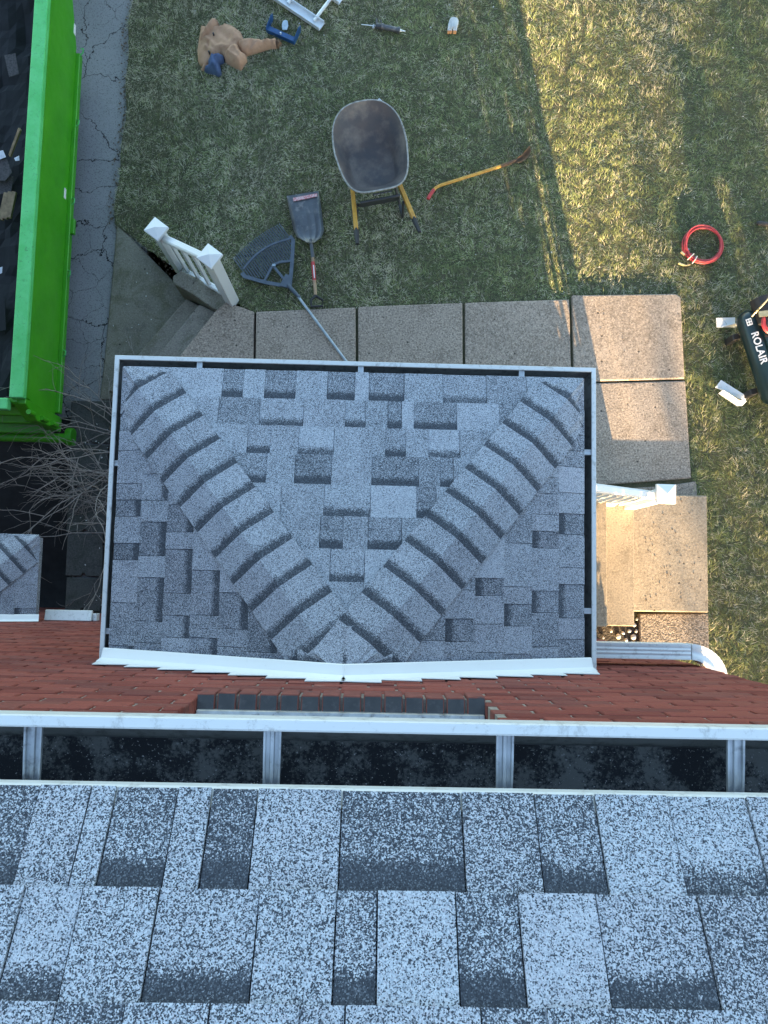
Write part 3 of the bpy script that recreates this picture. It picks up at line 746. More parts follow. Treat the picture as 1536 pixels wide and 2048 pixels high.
for px, py, gx, s in ((236, 927, GX0, 1), (214, 1262, GX0, 1), (1172, 905, GX1, -1), (1176, 1222, GX1, -1)):
    y = P(px, py, 3.48).y; MB().box((gx+s*.06, y, 3.484), (.085, .026, .004)).box((gx+s*.06, y-.009, 3.488), (.085, .003, .006)).box((gx+s*.06, y+.009, 3.488), (.085, .003, .006)).build('hanger', M['alu'], pgut)

# downspout: along the wall and round the corner
def ds_prof(w, h):
    pts = []
    for (ax, ay), (bx, by) in (((-w, -h), (w, -h)), ((w, -h), (w, h)), ((w, h), (-w, h)), ((-w, h), (-w, -h))):
        for i in range(8):
            t = i/8; x, y = lerp(ax, bx, t), lerp(ay, by, t); g_ = .0030 if i in (2, 4, 6) else 0
            nx, ny = (0, 1) if ax != bx else (1, 0)
            pts.append((x-nx*math.copysign(g_, x if nx else 0)*nx, y-ny*math.copysign(g_, y)*ny))
    return pts
zD = 3.235; yD = -.327
prof = ds_prof(.037, .045); frames = []
Zv = Vector((0, 0, 1))
for x in (1.005, 1.2, 1.4, 1.555): frames.append((Vector((x, yD, zD)), Vector((0, -1, 0)), Zv))
ds = link('downspout', MB().sweep(prof, frames).mesh('downspout', M['white'], smooth=True, ang=25), house)
fr = []; cx, cy, rad = 1.560, yD-.135, .135
for i in range(25):
    a = math.radians(90-90*i/24); dirn = Vector((math.cos(a), math.sin(a), 0)); s = 1.035 if i % 2 else 1.0
    fr.append((Vector((cx, cy, zD))+dirn*rad, -dirn*s, Zv*s))
for y in (-.07, -.12): fr.append((Vector((cx+rad, cy+y, zD)), Vector((-1, 0, 0)), Zv))
ep = [(-.037, -.045), (.037, -.045), (.037, .045), (.012, .045), (.008, .0415), (-.008, .0415), (-.012, .045), (-.037, .045)]
MB().sweep(ep, fr).build('elbow', M['white'], ds, smooth=True, ang=70)
MB().tube([(1.0, yD, zD+.14), (1.0, yD, zD-.02)], .034, 10).build('outlet', M['white'], ds)
MB().bb((cx+rad-.034, cy-.22, .1), (cx+rad+.034, cy-.13, zD+.044)).build('leader', M['white'], ds, bevel=.006)

# low canopy roof at the left wall
CX, CY, CZ = -2.60, .262, .93
can = link('canopy_roof', MB().add([(CX-.01, CY-.01, CZ), (CX-.01, WY+.003, CZ), (CX-3, CY-.01, CZ), (CX-3, WY+.003, CZ+.27), (CX-.66, WY+.003, CZ+.27), (CX-.01, CY-.01, CZ-.1), (CX-.01, WY+.003, CZ-.1), (CX-3, CY-.01, CZ-.1), (CX-3, WY+.003, CZ-.1)],
      [(0, 4, 1), (0, 2, 3, 4), (0, 1, 6, 5), (0, 5, 7, 2), (5, 6, 8, 7), (2, 7, 8, 3), (1, 4, 3, 8, 6)]).mesh('canopy_roof', M['shingle']), house)
can.color = (.55, 0, .2, 1)
CR = Plane((CX, CY, CZ), (-cp, 0, sp_), (0, 1, 0)); CF = Plane((CX, CY, CZ), (0, -cp, sp_), (-1, 0, 0))
v0 = -.01
for r in range(4):
    v1 = .1425*(r+1); u = 0
    while u < .8:
        wd = rb.choice((.1, .14, .18)); bd = rb.random() < .5
        poly = clip(clip([(-u, v0), (-u-wd+.002, v0), (-u-wd+.002, v1+.03), (-u, v1+.03)], 1, cp, 0), -1, 0, .658)
        tab(can, CR, poly, v0, v1-v0, rb.uniform(.55, .75), float(bd), 0 if bd else .0036, .3)
        poly = clip([(u, v0), (u+wd-.002, v0), (u+wd-.002, v1+.03), (u, v1+.03)], -1, cp, 0)
        tab(can, CF, poly, v0, v1-v0, rb.uniform(.55, .8), float(bd), 0 if bd else .0036, .2); u += wd
    v0 = v1
hip_run(can, (CX, CY, CZ), (CX-.64, CY-.64, CZ+.265), CR.N, CF.N, 7, .15, 8, lim=(-9, CX+.01, CY+.01))
dC = Vector((-.66, 0, .27)); 
MB().sweep([(.055, .012), (.05, .018), (.016, .026), (.0045, .06), (.0025, .06), (.012, .02), (.05, .010)], [(Vector((CX+.03, WY, CZ-.012)), Vector((0, 1, 0)), Vector((.38, 0, .92))), (Vector((CX-.66, WY, CZ+.27)), Vector((0, 1, 0)), Vector((.38, 0, .92)))]).build('flashing', M['flash'], can)
MB().extr([(CX+.02, WY+.002, .80), (CX+.02, WY+.085, .78), (CX+.02, WY+.085, .755), (CX+.02, WY+.002, .72)], (.37, 0, 0)).build('ledge', M['white'], house, bevel=.004)
MB().bb((CX+.392, WY+.002, .70), (CX+.425, WY+.06, .77)).build('ledge_end', M['white'], house, bevel=.003)

# ------------------------------------------------------------------ things
NOGRASS = []
def G(px, py, h=0.0):                      # point h above the lawn under a pixel
    z = h
    for _ in range(6):
        p = P(px, py, z); z = lawn_z(p.x, p.y)+h
    return P(px, py, z)
def nog(pts): NOGRASS.append([(p.x, p.y) for p in pts])

# ---- dumpster
dm = thing('dumpster', (-4.1, 4.2, LOW-.02), 'bright green open-top dumpster parked on the cracked driveway', 'dumpster')
DX = -2.962; DXL = -5.25; ZT = .62
side = [(1.44, -.10), (5.05, -.10), (6.70, .56), (6.75, ZT-.02), (1.44, ZT-.02)]
MB().extr([(DX, y, z) for y, z in side], (-.035, 0, 0)).build('side_wall', M['green'], dm, bevel=.004)
MB().extr([(DXL, y, z) for y, z in side], (.035, 0, 0)).build('side_wall', M['green'], dm, bevel=.004)
MB().bb((DX-.002, 1.45, .44), (DX+.010, 6.5, .545)).build('wall_band', M['green'], dm, bevel=.003)
for a, b in (((DX-.092, 1.43, ZT-.065), (DX+.028, 6.8, ZT)), ((DXL-.03, 1.43, ZT-.065), (DXL+.09, 6.8, ZT))):
    MB().bb(a, b).build('rim', M['rim'], dm, bevel=.009, seg=2)
MB().bb((DX-.06, 1.46, -.175), (DX+.035, 5.0, -.105)).build('bottom_rail', M['green_dark'], dm, bevel=.006)
MB().bb((DXL+.01, 1.45, -.09), (DX-.04, 5.05, -.05)).build('floor', M['green_dark'], dm)
MB().extr([(DXL+.036, 5.05, -.09), (DXL+.036, 6.7, .56), (DXL+.036, 6.74, .54), (DXL+.036, 5.09, -.10)], (DX-DXL-.073, 0, 0)).build('nose', M['green'], dm)
MB().bb((DXL, 6.68, ZT-.06), (DX, 6.80, ZT-.003)).build('rim', M['rim'], dm, bevel=.008)
# rear gate
MB().bb((DXL+.04, 1.40, -.12), (DX-.045, 1.436, ZT-.05)).build('gate', M['green_dark'], dm, bevel=.004)
MB().bb((DXL-.01, 1.33, ZT-.075), (DX-.10, 1.428, ZT-.003)).build('gate_rail', M['rim'], dm, bevel=.010, seg=2)
for z, d in ((.36, .07), (.10, .09), (-.17, .13)):
    MB().extr([(DXL+.06, 1.399, z+.06), (DXL+.06, 1.399-d, z+.03), (DXL+.06, 1.399-d, z-.03), (DXL+.06, 1.399, z-.06)], (DX-.12-DXL, 0, 0)).build('gate_rib', M['green_dark'], dm, bevel=.006)
MB().extr([(DX+.018, 1.395, ZT-.07), (DX+.018, 1.30, .30), (DX+.018, 1.30, -.22), (DX+.018, 1.437, -.22), (DX+.018, 1.437, ZT-.07)], (-.11, 0, 0)).build('corner_post', M['green'], dm, bevel=.006)
for z in (.46, .20, -.02):
    MB().tube([(DX+.032, 1.335, z-.055), (DX+.032, 1.335, z+.055)], .022, 10).build('hinge', M['green'], dm, smooth=True)
MB().tube([(DXL+.1, 1.26, -.33), (DX+.02, 1.26, -.33)], .045, 12).build('roller_bar', M['green_dark'], dm, smooth=True)
MB().lathe([(.03, -.03), (.085, -.03), (.09, 0), (.085, .03), (.03, .03)], 16, Matrix.Translation((DX+.05, 1.28, -.37)) @ Matrix.Rotation(math.pi/2, 4, 'Y')).build('roller', M['green_dark'], dm, smooth=True)
for y in (1.6, 3.2, 4.8): MB().bb((DXL+.2, y, -.46), (DX-.1, y+.12, -.091)).build('crossmember', M['green_dark'], dm)
for px, py in ((147, 100), (143, 243), (136, 400), (129, 545), (123, 705)):
    p = P(px, py, -.10); y = p.y
    MB().tube([(DX+.034, y-.035, -.12), (DX+.062, y-.02, -.105), (DX+.066, y+.015, -.10), (DX+.034, y+.03, -.12)], .006, 6).build('tie_hook', M['rim'], dm)
y = P(136, 450, -.10).y; MB().bb((DX+.03, y-.075, -.16), (DX+.07, y+.075, -.115)).build('bracket', M['green'], dm, bevel=.006)
for px, py in ((127, 386), (143, 57)):
    y = P(px, py, -.02).y; MB().bb((DX, y-.05, -.05), (DX+.004, y+.05, -.012)).build('reflector', M['whiteprint'], dm)
# what lies in it
hv = []; nxh, nyh = 26, 60
for j in range(nyh):
    for i in range(nxh):
        x = lerp(-4.6, DX-.045, i/(nxh-1)); yy = lerp(1.45, 6.4, j/(nyh-1))
        n_ = noise.noise((x*3.2, yy*2.4, 3)); hv.append((x, yy, .07+.11*n_+.05*noise.noise((x*9, yy*8, 1))+max(0, yy-5.0)*.35))
fs = [(j*nxh+i, j*nxh+i+1, (j+1)*nxh+i+1, (j+1)*nxh+i) for j in range(nyh-1) for i in range(nxh-1)]
hp = link('debris_heap', raw_mesh('debris_heap', hv, fs, M['felt'])); tag(hp, 'heap of torn black roofing felt filling the green dumpster', 'debris', kind='stuff')
def plate(name, pts_px, z, th, mat, label, cat, group=None, tilt=0):
    pts = [P(x, y, z+tilt*i) for i, (x, y) in enumerate(pts_px)]
    o = MB().extr(pts, (0, 0, -th)).build(name, M[mat], bevel=.002); return tag(o, label, cat, group)
plate('torn_shingle', [(8, 110), (31, 106), (38, 148), (18, 154)], .22, .006, 'oldshingle', 'torn dark shingle in the dumpster at the upper left, alone on black felt', 'shingle', 'torn shingles in the dumpster')
plate('torn_shingle', [(-30, 315), (14, 318), (24, 345), (10, 362), (-30, 358)], .22, .008, 'oldshingle', 'wide torn shingle in the dumpster just below the white paper', 'shingle', 'torn shingles in the dumpster', .004)
plate('torn_shingle', [(-20, 360), (28, 352), (22, 384), (-20, 392)], .17, .008, 'oldshingle', 'torn shingle lying above the bundle of lumber in the dumpster', 'shingle', 'torn shingles in the dumpster')
plate('torn_shingle', [(-30, 590), (10, 598), (12, 660), (-30, 668)], .16, .008, 'felt', 'large dark sheet of felt near the dumpster gate end', 'felt', None, .01)
plate('paper_scrap', [(-8, 304), (6, 300), (12, 314), (-6, 321)], .245, .002, 'paper', 'white paper scrap with bluish tint on a torn shingle in the dumpster', 'paper', 'paper scraps in the dumpster')
plate('paper_scrap', [(28, 316), (38, 311), (39, 321), (31, 322)], .22, .002, 'paper', 'small white scrap against the inner wall of the dumpster', 'paper', 'paper scraps in the dumpster', .01)
plate('paper_scrap', [(-4, 536), (5, 533), (4, 546), (-6, 550)], .2, .002, 'paper', 'pale scrap low in the dumpster near its gate', 'paper', 'paper scraps in the dumpster')
for i, (a, b, wd) in enumerate((((2, 440), (14, 386), .045), ((10, 438), (22, 384), .045), ((18, 436), (29, 384), .04))):
    A, B = P(*a, .17+.004*i), P(*b, .20); d = (B-A); q = d.to_track_quat('Y', 'Z').to_matrix()
    o = MB().box((A+B)/2, (wd, d.length, .03), q).build('lumber_scrap', M['lumber'], bevel=.003)
    tag(o, ['leftmost', 'middle', 'rightmost'][i]+' of three short lumber offcuts side by side in the dumpster', 'lumber', 'lumber scraps in the dumpster')
A, B = P(20, 312, .2), P(40, 258, .42); d = B-A
tag(MB().box((A+B)/2, (.03, d.length, .02), d.to_track_quat('Y', 'Z').to_matrix()).build('lath', M['lumber'], bevel=.002), 'thin brown lath leaning on the inner wall of the dumpster', 'lath')

# ---- railings
def railing(name, label, A, B, hA, hB, nb, cap=.075, post=.048, ext=None, zoff=.10):
    A, B = Vector(A), Vector(B); t = thing(name, A, label, 'railing')
    d = (B-A); dh = Vector((d.x, d.y, 0)).normalized(); ang = math.atan2(dh.y, dh.x); rz = Matrix.Rotation(ang, 3, 'Z')
    for p, h in ((A, hA), (B, hB)):
        if h is None: continue
        po = MB().box(p+Vector((0, 0, h/2)), (post*2, post*2, h), rz).build('post', M['vinyl'], t, bevel=.004)
        m = MB(); s = cap; q = p+Vector((0, 0, h))
        m.add([q+rz @ Vector(v) for v in ((-s, -s, 0), (s, -s, 0), (s, s, 0), (-s, s, 0), (-s, -s, .028), (s, -s, .028), (s, s, .028), (-s, s, .028), (0, 0, .062))],
              [(3, 2, 1, 0), (0, 1, 5, 4), (1, 2, 6, 5), (2, 3, 7, 6), (3, 0, 4, 7), (4, 5, 8), (5, 6, 8), (6, 7, 8), (7, 4, 8)])
        m.build('cap', M['vinyl'], po)
    hb = hB if hB is not None else hA
    a = A+dh*post*.9; b = B-dh*post*.9*(hB is not None)
    def bar(z0a, z0b, w_, h_, nm):
        p, q = a+Vector((0, 0, z0a)), b+Vector((0, 0, z0b)); side_ = Vector((-dh.y, dh.x, 0)); upv = Vector((0, 0, 1))
        return MB().sweep([(-w_, -h_), (w_, -h_), (w_, h_*.5), (w_*.6, h_), (-w_*.6, h_), (-w_, h_*.5)], [(p, side_, upv), (q, side_, upv)]).build(nm, M['vinyl'], t, bevel=.003)
    bar(hA-.10, hb-.10, .033, .030, 'top_rail'); bar(zoff, zoff, .026, .022, 'bottom_rail')
    for i in range(nb):
        f = (i+.5)/nb; p = a.lerp(b, f)
        MB().box(p+Vector((0, 0, (zoff+lerp(hA, hb, f)-.10)/2)), (.032, .032, lerp(hA, hb, f)-.10-zoff-.03), rz).build('baluster', M['vinyl'], t, bevel=.003)
    return t
railing('stair_railing', 'white vinyl railing with two capped posts beside the weathered side steps', (-1.345, 2.535, -.02), (-1.912, 2.95, -.36), 1.0, .90, 4, zoff=.12)
zn = .12
nA = P(1247, 1019, .12); nA = Vector((nA.x, .69, .12))
xe = TREAD[4]+.05
railing('stair_railing', 'sunlit white railing with one capped post along the tan entry steps', nA, (xe, .70, .12+(nA.x-xe)*.565), .98, .98, 13)

# ---- wheelbarrow (built round its own origin: X right, Y towards the wheel)
c = P(742, 300, .55); wb = thing('wheelbarrow', (c.x, c.y-.02, 0), 'black wheelbarrow with worn empty tray and yellow wooden handles on the lawn', 'wheelbarrow', rot=(0, 0, math.radians(13.0)))
def outline(n, top):
    # rounded front, squarer rear; top: 1 rim, 0 floor
    pts = []
    for i in range(n):
        a = 2*math.pi*i/n; ca, sa = math.cos(a), math.sin(a)
        if sa >= 0: ex_, wx, ly_ = 2.55, lerp(.185, .318, top), lerp(.10, .415, top)
        else: ex_, wx, ly_ = 4.2, lerp(.185, .318, top), lerp(.235, .375, top)
        x = math.copysign(abs(ca)**(2/ex_), ca)*wx; y = math.copysign(abs(sa)**(2/ex_), sa)*ly_
        if y < 0: x *= 1-.17*top*(-y/.375)**1.2
        pts.append((x, y))
    return pts
n = 56; lev = [0, .12, .35, .6, .85, 1.0]; rings = []
for t in lev:
    tt = t**.9; rings.append([(x, y, .395+.215*t+(.035*(y/.4) if y > 0 else -.02*(-y/.375))*t) for x, y in outline(n, tt)])
vs = [v for r in rings for v in r]; off = len(vs); inner = [(x*.985, y*.985, z+.006) for x, y, z in vs]
fs = []
for base, flip in ((0, False), (off, True)):
    for k in range(len(lev)-1):
        for i in range(n):
            f = (base+k*n+i, base+k*n+(i+1) % n, base+(k+1)*n+(i+1) % n, base+(k+1)*n+i); fs.append(f[::-1] if flip else f)
    f = tuple(range(base, base+n)); fs.append(f if flip else f[::-1])
top = (len(lev)-1)*n
for i in range(n): fs.append((top+i, top+(i+1) % n, off+top+(i+1) % n, off+top+i))
MB().add(vs+inner, fs).build('tray', M['tray'], wb, smooth=True, world=False, ang=60)
MB().tube([Vector(rings[-1][i % n]) for i in range(n+1)], .0085, 6, False).build('tray_rim', M['trayrim'], wb, smooth=True, world=False, ang=180)
for s in (-1, 1):
    h0, h1 = Vector((s*.13, .46, .17)), Vector((s*.262, -.63, .45)); d = (h1-h0).normalized(); q = d.to_track_quat('Y', 'Z').to_matrix()
    MB().box((h0+h1)/2, (.038, (h1-h0).length, .040), q).build('handle', M['wood_yellow'], wb, bevel=.005, world=False)
    g0 = h1-d*.02; MB().tube([g0, g0+d*.03, g0+d*.12, g0+d*.16], [.023, .025, .019, .016], 10).build('grip', M['black'], wb, smooth=True, world=False)
    lg = MB(); a, b, c_ = Vector((s*.175, -.10, .31)), Vector((s*.225, -.33, .02)), Vector((s*.21, -.42, .385))
    lg.tube([a, b+Vector((0, .08, 0)), b, b+Vector((0, -.06, .01)), c_], .014, 6); lg.build('leg', M['darksteel'], wb, world=False)
MB().box((0, -.385, .42), (.36, .02, .16), Matrix.Rotation(.25, 3, 'X')).build('rear_plate', M['darksteel'], wb, bevel=.004, world=False)
MB().box((.02, -.388, .562), (.17, .012, .04), Matrix.Rotation(.5, 3, 'X')).build('name_plate', M['black'], wb, world=False)
for i in range(5): MB().box((-.045+.032*i, -.397, .566), (.016, .003, .014), Matrix.Rotation(.5, 3, 'X')).build('plate_mark', M['whiteprint'], wb, world=False)
MB().box((0, -.33, .30), (.40, .02, .02)).build('cross_brace', M['darksteel'], wb, world=False)
wheel = MB().lathe([(.10, -.03), (.155, -.045), (.185, -.02), (.19, 0), (.185, .02), (.155, .045), (.10, .03)], 24, Matrix.Translation((0, .50, .19)) @ Matrix.Rotation(math.pi/2, 4, 'Y')).build('wheel', M['black'], wb, smooth=True, world=False)
MB().lathe([(.02, -.05), (.11, -.02), (.11, .02), (.02, .05)], 16, Matrix.Translation((0, .50, .19)) @ Matrix.Rotation(math.pi/2, 4, 'Y')).build('hub', M['trayrim'], wheel, world=False)
# small metal scrap behind the tray
p = G(769, 210, .03); mk = thing('metal_bracket', (p.x, p.y, 0), 'small dark metal bracket in the grass behind the wheelbarrow tray', 'bracket', rot=(0, 0, math.radians(-42)))
MB().box((0, 0, .03), (.15, .006, .05)).build('flange', M['alu'], mk, world=False)
MB().box((-.07, -.04, .03), (.006, .09, .05)).build('flange', M['alu'], mk, world=False)
MB().box((0, -.045, .012), (.14, .08, .006)).build('base_plate', M['blue'], mk, world=False)

# ---- scoop shovel
sh = thing('scoop_shovel', G(620, 470), 'grey steel scoop shovel with short wooden handle lying on the lawn', 'shovel')
bl = [(573, 392), (605, 387), (637, 382), (643, 420), (648, 462), (641, 478), (623, 486), (603, 481), (589, 466), (580, 425)]
ctr = G(612, 440, .02); nog([G(x, y) for x, y in bl])
rows_ = 9; cols_ = 25; L0, L1 = [(573, 392), (580, 428), (587, 460), (594, 474), (614, 485)], [(637, 382), (643, 420), (648, 460), (643, 475), (629, 485)]
def polyline(pts, t):
    f = t*(len(pts)-1); i = min(int(f), len(pts)-2); f -= i; return (lerp(pts[i][0], pts[i+1][0], f), lerp(pts[i][1], pts[i+1][1], f))
vs = []
for j in range(rows_):
    t = j/(rows_-1); a, b = polyline(L0, t), polyline(L1, t)
    for i in range(cols_):
        s = i/(cols_-1); edge = abs(2*s-1)
        rib = .007*max(0, math.cos((s-.5)*2*math.pi*4.2))*sstep(.08, .3, t)*sstep(.95, .7, edge)
        z = .028 + .045*max(0, (edge-.80)/.20)**1.5*sstep(0, .2, t) + .05*max(0, (t-.80)/.20)**1.3 + rib + .012*t
        vs.append(G(lerp(a[0], b[0], s), lerp(a[1], b[1], s), z))
fs = [(j*cols_+i, j*cols_+i+1, (j+1)*cols_+i+1, (j+1)*cols_+i) for j in range(rows_-1) for i in range(cols_-1)]
nv = len(vs); vs2 = vs+[v-Vector((0, 0, .004)) for v in vs]; fs2 = fs+[tuple(i+nv for i in f[::-1]) for f in fs]
bd = [i for i in range(cols_)]+[j*cols_+cols_-1 for j in range(1, rows_)]+[(rows_-1)*cols_+i for i in range(cols_-2, -1, -1)]+[j*cols_ for j in range(rows_-2, 0, -1)]
fs2 += [(bd[k], bd[(k+1) % len(bd)], bd[(k+1) % len(bd)]+nv, bd[k]+nv) for k in range(len(bd))]
MB().add(vs2, fs2).build('blade', M['scoop'], sh, smooth=True, ang=60)
dec = [G(586, 396, .037), G(634, 387, .037), G(635, 393, .037), G(587, 403, .037)]
MB().extr(dec, (0, 0, .003)).build('decal', M['decal'], sh)
MB().tube([G(621, 478, .075), G(623, 492, .06), G(626, 515, .05)], [.013, .018, .018], 10).build('socket', M['scoop'], sh, smooth=True)
MB().tube([G(625, 508, .05), G(627, 540, .045), G(631, 590, .045)], .0155, 10).build('handle', M['ash'], sh, smooth=True)
MB().tube([G(625.6, 524, .048), G(628.7, 561, .045)], .0168, 12).build('red_band', M['red'], sh, smooth=True)
MB().extr([G(626, 530, .0655), G(628, 530, .0655), G(630, 556, .063), G(628, 556, .063)], (0, 0, .001)).build('band_mark', M['whiteprint'], sh)
dgr = MB(); dgr.tube([G(631, 585, .046), G(631, 592, .046), G(622, 600, .046), G(623, 613, .046), G(645, 612, .046), G(646, 600, .046), G(632, 592, .046)], .0125, 8); dgr.build('d_grip', M['black'], sh, smooth=True)

# ---- leaf rake
rk = thing('leaf_rake', G(560, 540), 'dark blue plastic leaf rake with long pale pole lying across grass and sidewalk', 'rake')
def cr(x, y): return (200+x/2.954, 400+y/2.954)
hub = cr(1122, 512); eL = cr(852, 452); eR = cr(1142, 240); tL = cr(786, 352); tR = cr(1068, 142)
zr = .05
def bar_px(pts, w_, th, nm, parent=rk, mat='rake', z=zr):
    m = MB(); q = [G(x, y, z) if not hasattr(x, 'x') else x for x, y in pts]
    m.sweep([(-w_, -th), (w_, -th), (w_, th), (-w_, th)], [(q[i], ((q[min(i+1, len(q)-1)]-q[max(i-1, 0)]).cross(Vector((0, 0, 1)))).normalized(), Vector((0, 0, 1))) for i in range(len(q))])
    return m.build(nm, M[mat], parent)
bar_px([hub, cr(980, 488), eL, cr(838, 432)], .017, .008, 'side_arm'); bar_px([hub, cr(1134, 380), eR, cr(1122, 214)], .017, .008, 'side_arm')
bar_px([hub, cr(1020, 385)], .012, .008, 'spine')
bar_px([cr(972, 478), cr(1010, 405), cr(1025, 385), cr(1060, 368), cr(1128, 360)], .011, .009, 'hub_brace')
m = MB(); m.extr([G(*cr(1060, 508), zr), G(*cr(1110, 520), zr), G(*cr(1135, 512), zr), G(*cr(1130, 450), zr), G(*cr(1098, 440), zr)], (0, 0, .014)); m.build('hub_web', M['rake'], rk)
ar = []
for i in range(15):
    t = i/14; x, y = lerp(846, 1132, t), lerp(408, 226, t); b_ = 36*math.sin(math.pi*t); ar.append(cr(x-b_*.55, y-b_*.8))
bar_px(ar, .009, .007, 'arc_band', z=zr+.004)
NT_ = 25
RB = [(856, 448), (968, 462), (1012, 395), (1062, 372), (1132, 352), (1142, 246)]; RS = [x*.805-y*.593 for x, y in RB]
for i in range(NT_):
    t = (i+.5)/NT_; tip = (lerp(tL[0], tR[0], t), lerp(tL[1], tR[1], t)); bow = 7*math.sin(math.pi*t)
    sv_ = lerp(424, 775, t); bx_ = np.interp(sv_, RS, [p[0] for p in RB]); by_ = np.interp(sv_, RS, [p[1] for p in RB]); base = cr(bx_, by_)
    q = [G(base[0], base[1], zr+.002), G(lerp(base[0], tip[0], .7), lerp(base[1], tip[1], .7)-bow*.3, zr+.004), G(tip[0]-bow*.5, tip[1]-bow*.7, zr-.004), G(tip[0]-bow*.5-1, tip[1]-bow*.7-1.5, .015)]
    MB().sweep([(-.0044, -.004), (.0044, -.004), (.0044, .004), (-.0044, .004)], [(q[k], ((q[min(k+1, 3)]-q[max(k-1, 0)]).cross(Vector((0, 0, 1)))).normalized(), Vector((0, 0, 1))) for k in range(4)]).build('tine', M['rake'], rk)
MB().bb(*[G(*cr(1018, 378), zr+.016), G(*cr(1036, 390), zr+.021)]).build('badge', M['paleblue'], rk)
MB().tube([G(*cr(1112, 500), .062), G(*cr(1128, 522), .06), G(600, 596, .06)], [.016, .02, .016], 10).build('ferrule', M['rake'], rk, smooth=True)
MB().tube([G(588, 582, .062), G(640, 652, .06), P(760, 814, .05)], .0125, 10).build('pole', M['rakepole'], rk, smooth=True)

# ---- yellow-handled spade
yd = thing('garden_spade', G(960, 345), 'yellow handled tool with red grip and rusty blade lying in the grass', 'spade')
MB().tube([G(856, 398, .03), G(860, 390, .03), G(868, 379, .032)], [.0165, .0175, .0165], 10).build('grip', M['red'], yd, smooth=True)
MB().tube([G(867, 381, .032), G(872, 375, .034), G(880, 371, .036), G(892, 367, .038), G(950, 349, .045), G(1012, 329, .05)], .0145, 10).build('handle', M['wood_yellow'], yd, smooth=True)
MB().tube([G(1002, 332.5, .05), G(1022, 325, .05), G(1032, 320, .05)], [.0175, .017, .012], 10).build('socket', M['rust'], yd, smooth=True)
a = [(1026, 325), (1034, 317), (1044, 309), (1052, 300), (1059, 291)]; b = [(1030, 326), (1042, 324), (1052, 318), (1058, 311), (1063, 301)]
vs = []
for i in range(5):
    for j in range(5):
        s = j/4; vs.append(G(lerp(a[i][0], b[i][0], s), lerp(a[i][1], b[i][1], s), .052-.03*math.sin(math.pi*s)*(i > 0)))
fs = [(i*5+j, i*5+j+1, (i+1)*5+j+1, (i+1)*5+j) for i in range(4) for j in range(4)]
vs2 = vs+[v-Vector((0, 0, .005)) for v in vs]; fs2 = fs+[tuple(i+25 for i in f[::-1]) for f in fs]
bd = [0, 1, 2, 3, 4, 9, 14, 19, 24, 23, 22, 21, 20, 15, 10, 5]; fs2 += [(bd[k], bd[(k+1) % 16], bd[(k+1) % 16]+25, bd[k]+25) for k in range(16)]
MB().add(vs2, fs2).build('blade', M['rust'], yd, smooth=True)

# ---- hose coil
hc = G(1403, 493); hs = thing('air_hose', hc, 'coiled red air hose lying on the lawn', 'hose'); q = random.Random(2); pts = []
turns = 8; npt = turns*40
offs = [(q.uniform(-.016, .016), q.uniform(-.016, .016), q.uniform(.155, .200), q.uniform(.93, 1.04)) for _ in range(turns+1)]
for i in range(npt+1):
    f = i/40; k = min(int(f), turns-1); u = f-k; u = u*u*(3-2*u); o0, o1 = offs[k], offs[k+1]
    cx_, cy_, r_, e_ = (lerp(o0[j], o1[j], u) for j in range(4)); a = 2*math.pi*i/40+math.radians(215)
    pts.append(hc+Vector((cx_+r_*math.cos(a)*e_, cy_+r_*math.sin(a)*.97, .014+.010*k*.7+.004*math.sin(3*a))))
MB().tube(pts, .0062, 6).build('hose', M['hose'], hs, smooth=True, ang=180)
for a in (225, 240): 
    ca, sa = math.cos(math.radians(a)), math.sin(math.radians(a))
    MB().tube([hc+Vector((ca*r_, sa*r_, z_)) for r_, z_ in ((.135, .03), (.15, .075), (.19, .08), (.22, .05), (.20, .015), (.15, .012), (.135, .03))], .005, 6).build('tie', M['bits'], hs)
MB().tube([G(1381, 529, .03), G(1372, 531, .03), G(1364, 529, .03), G(1357, 526, .03)], [.006, .006, .010, .011], 8).build('fitting', M['brass'], hs, smooth=True)
MB().tube([G(1369, 510, .06), G(1362, 504, .06)], .011, 8).build('fitting', M['brass'], hs, smooth=True)

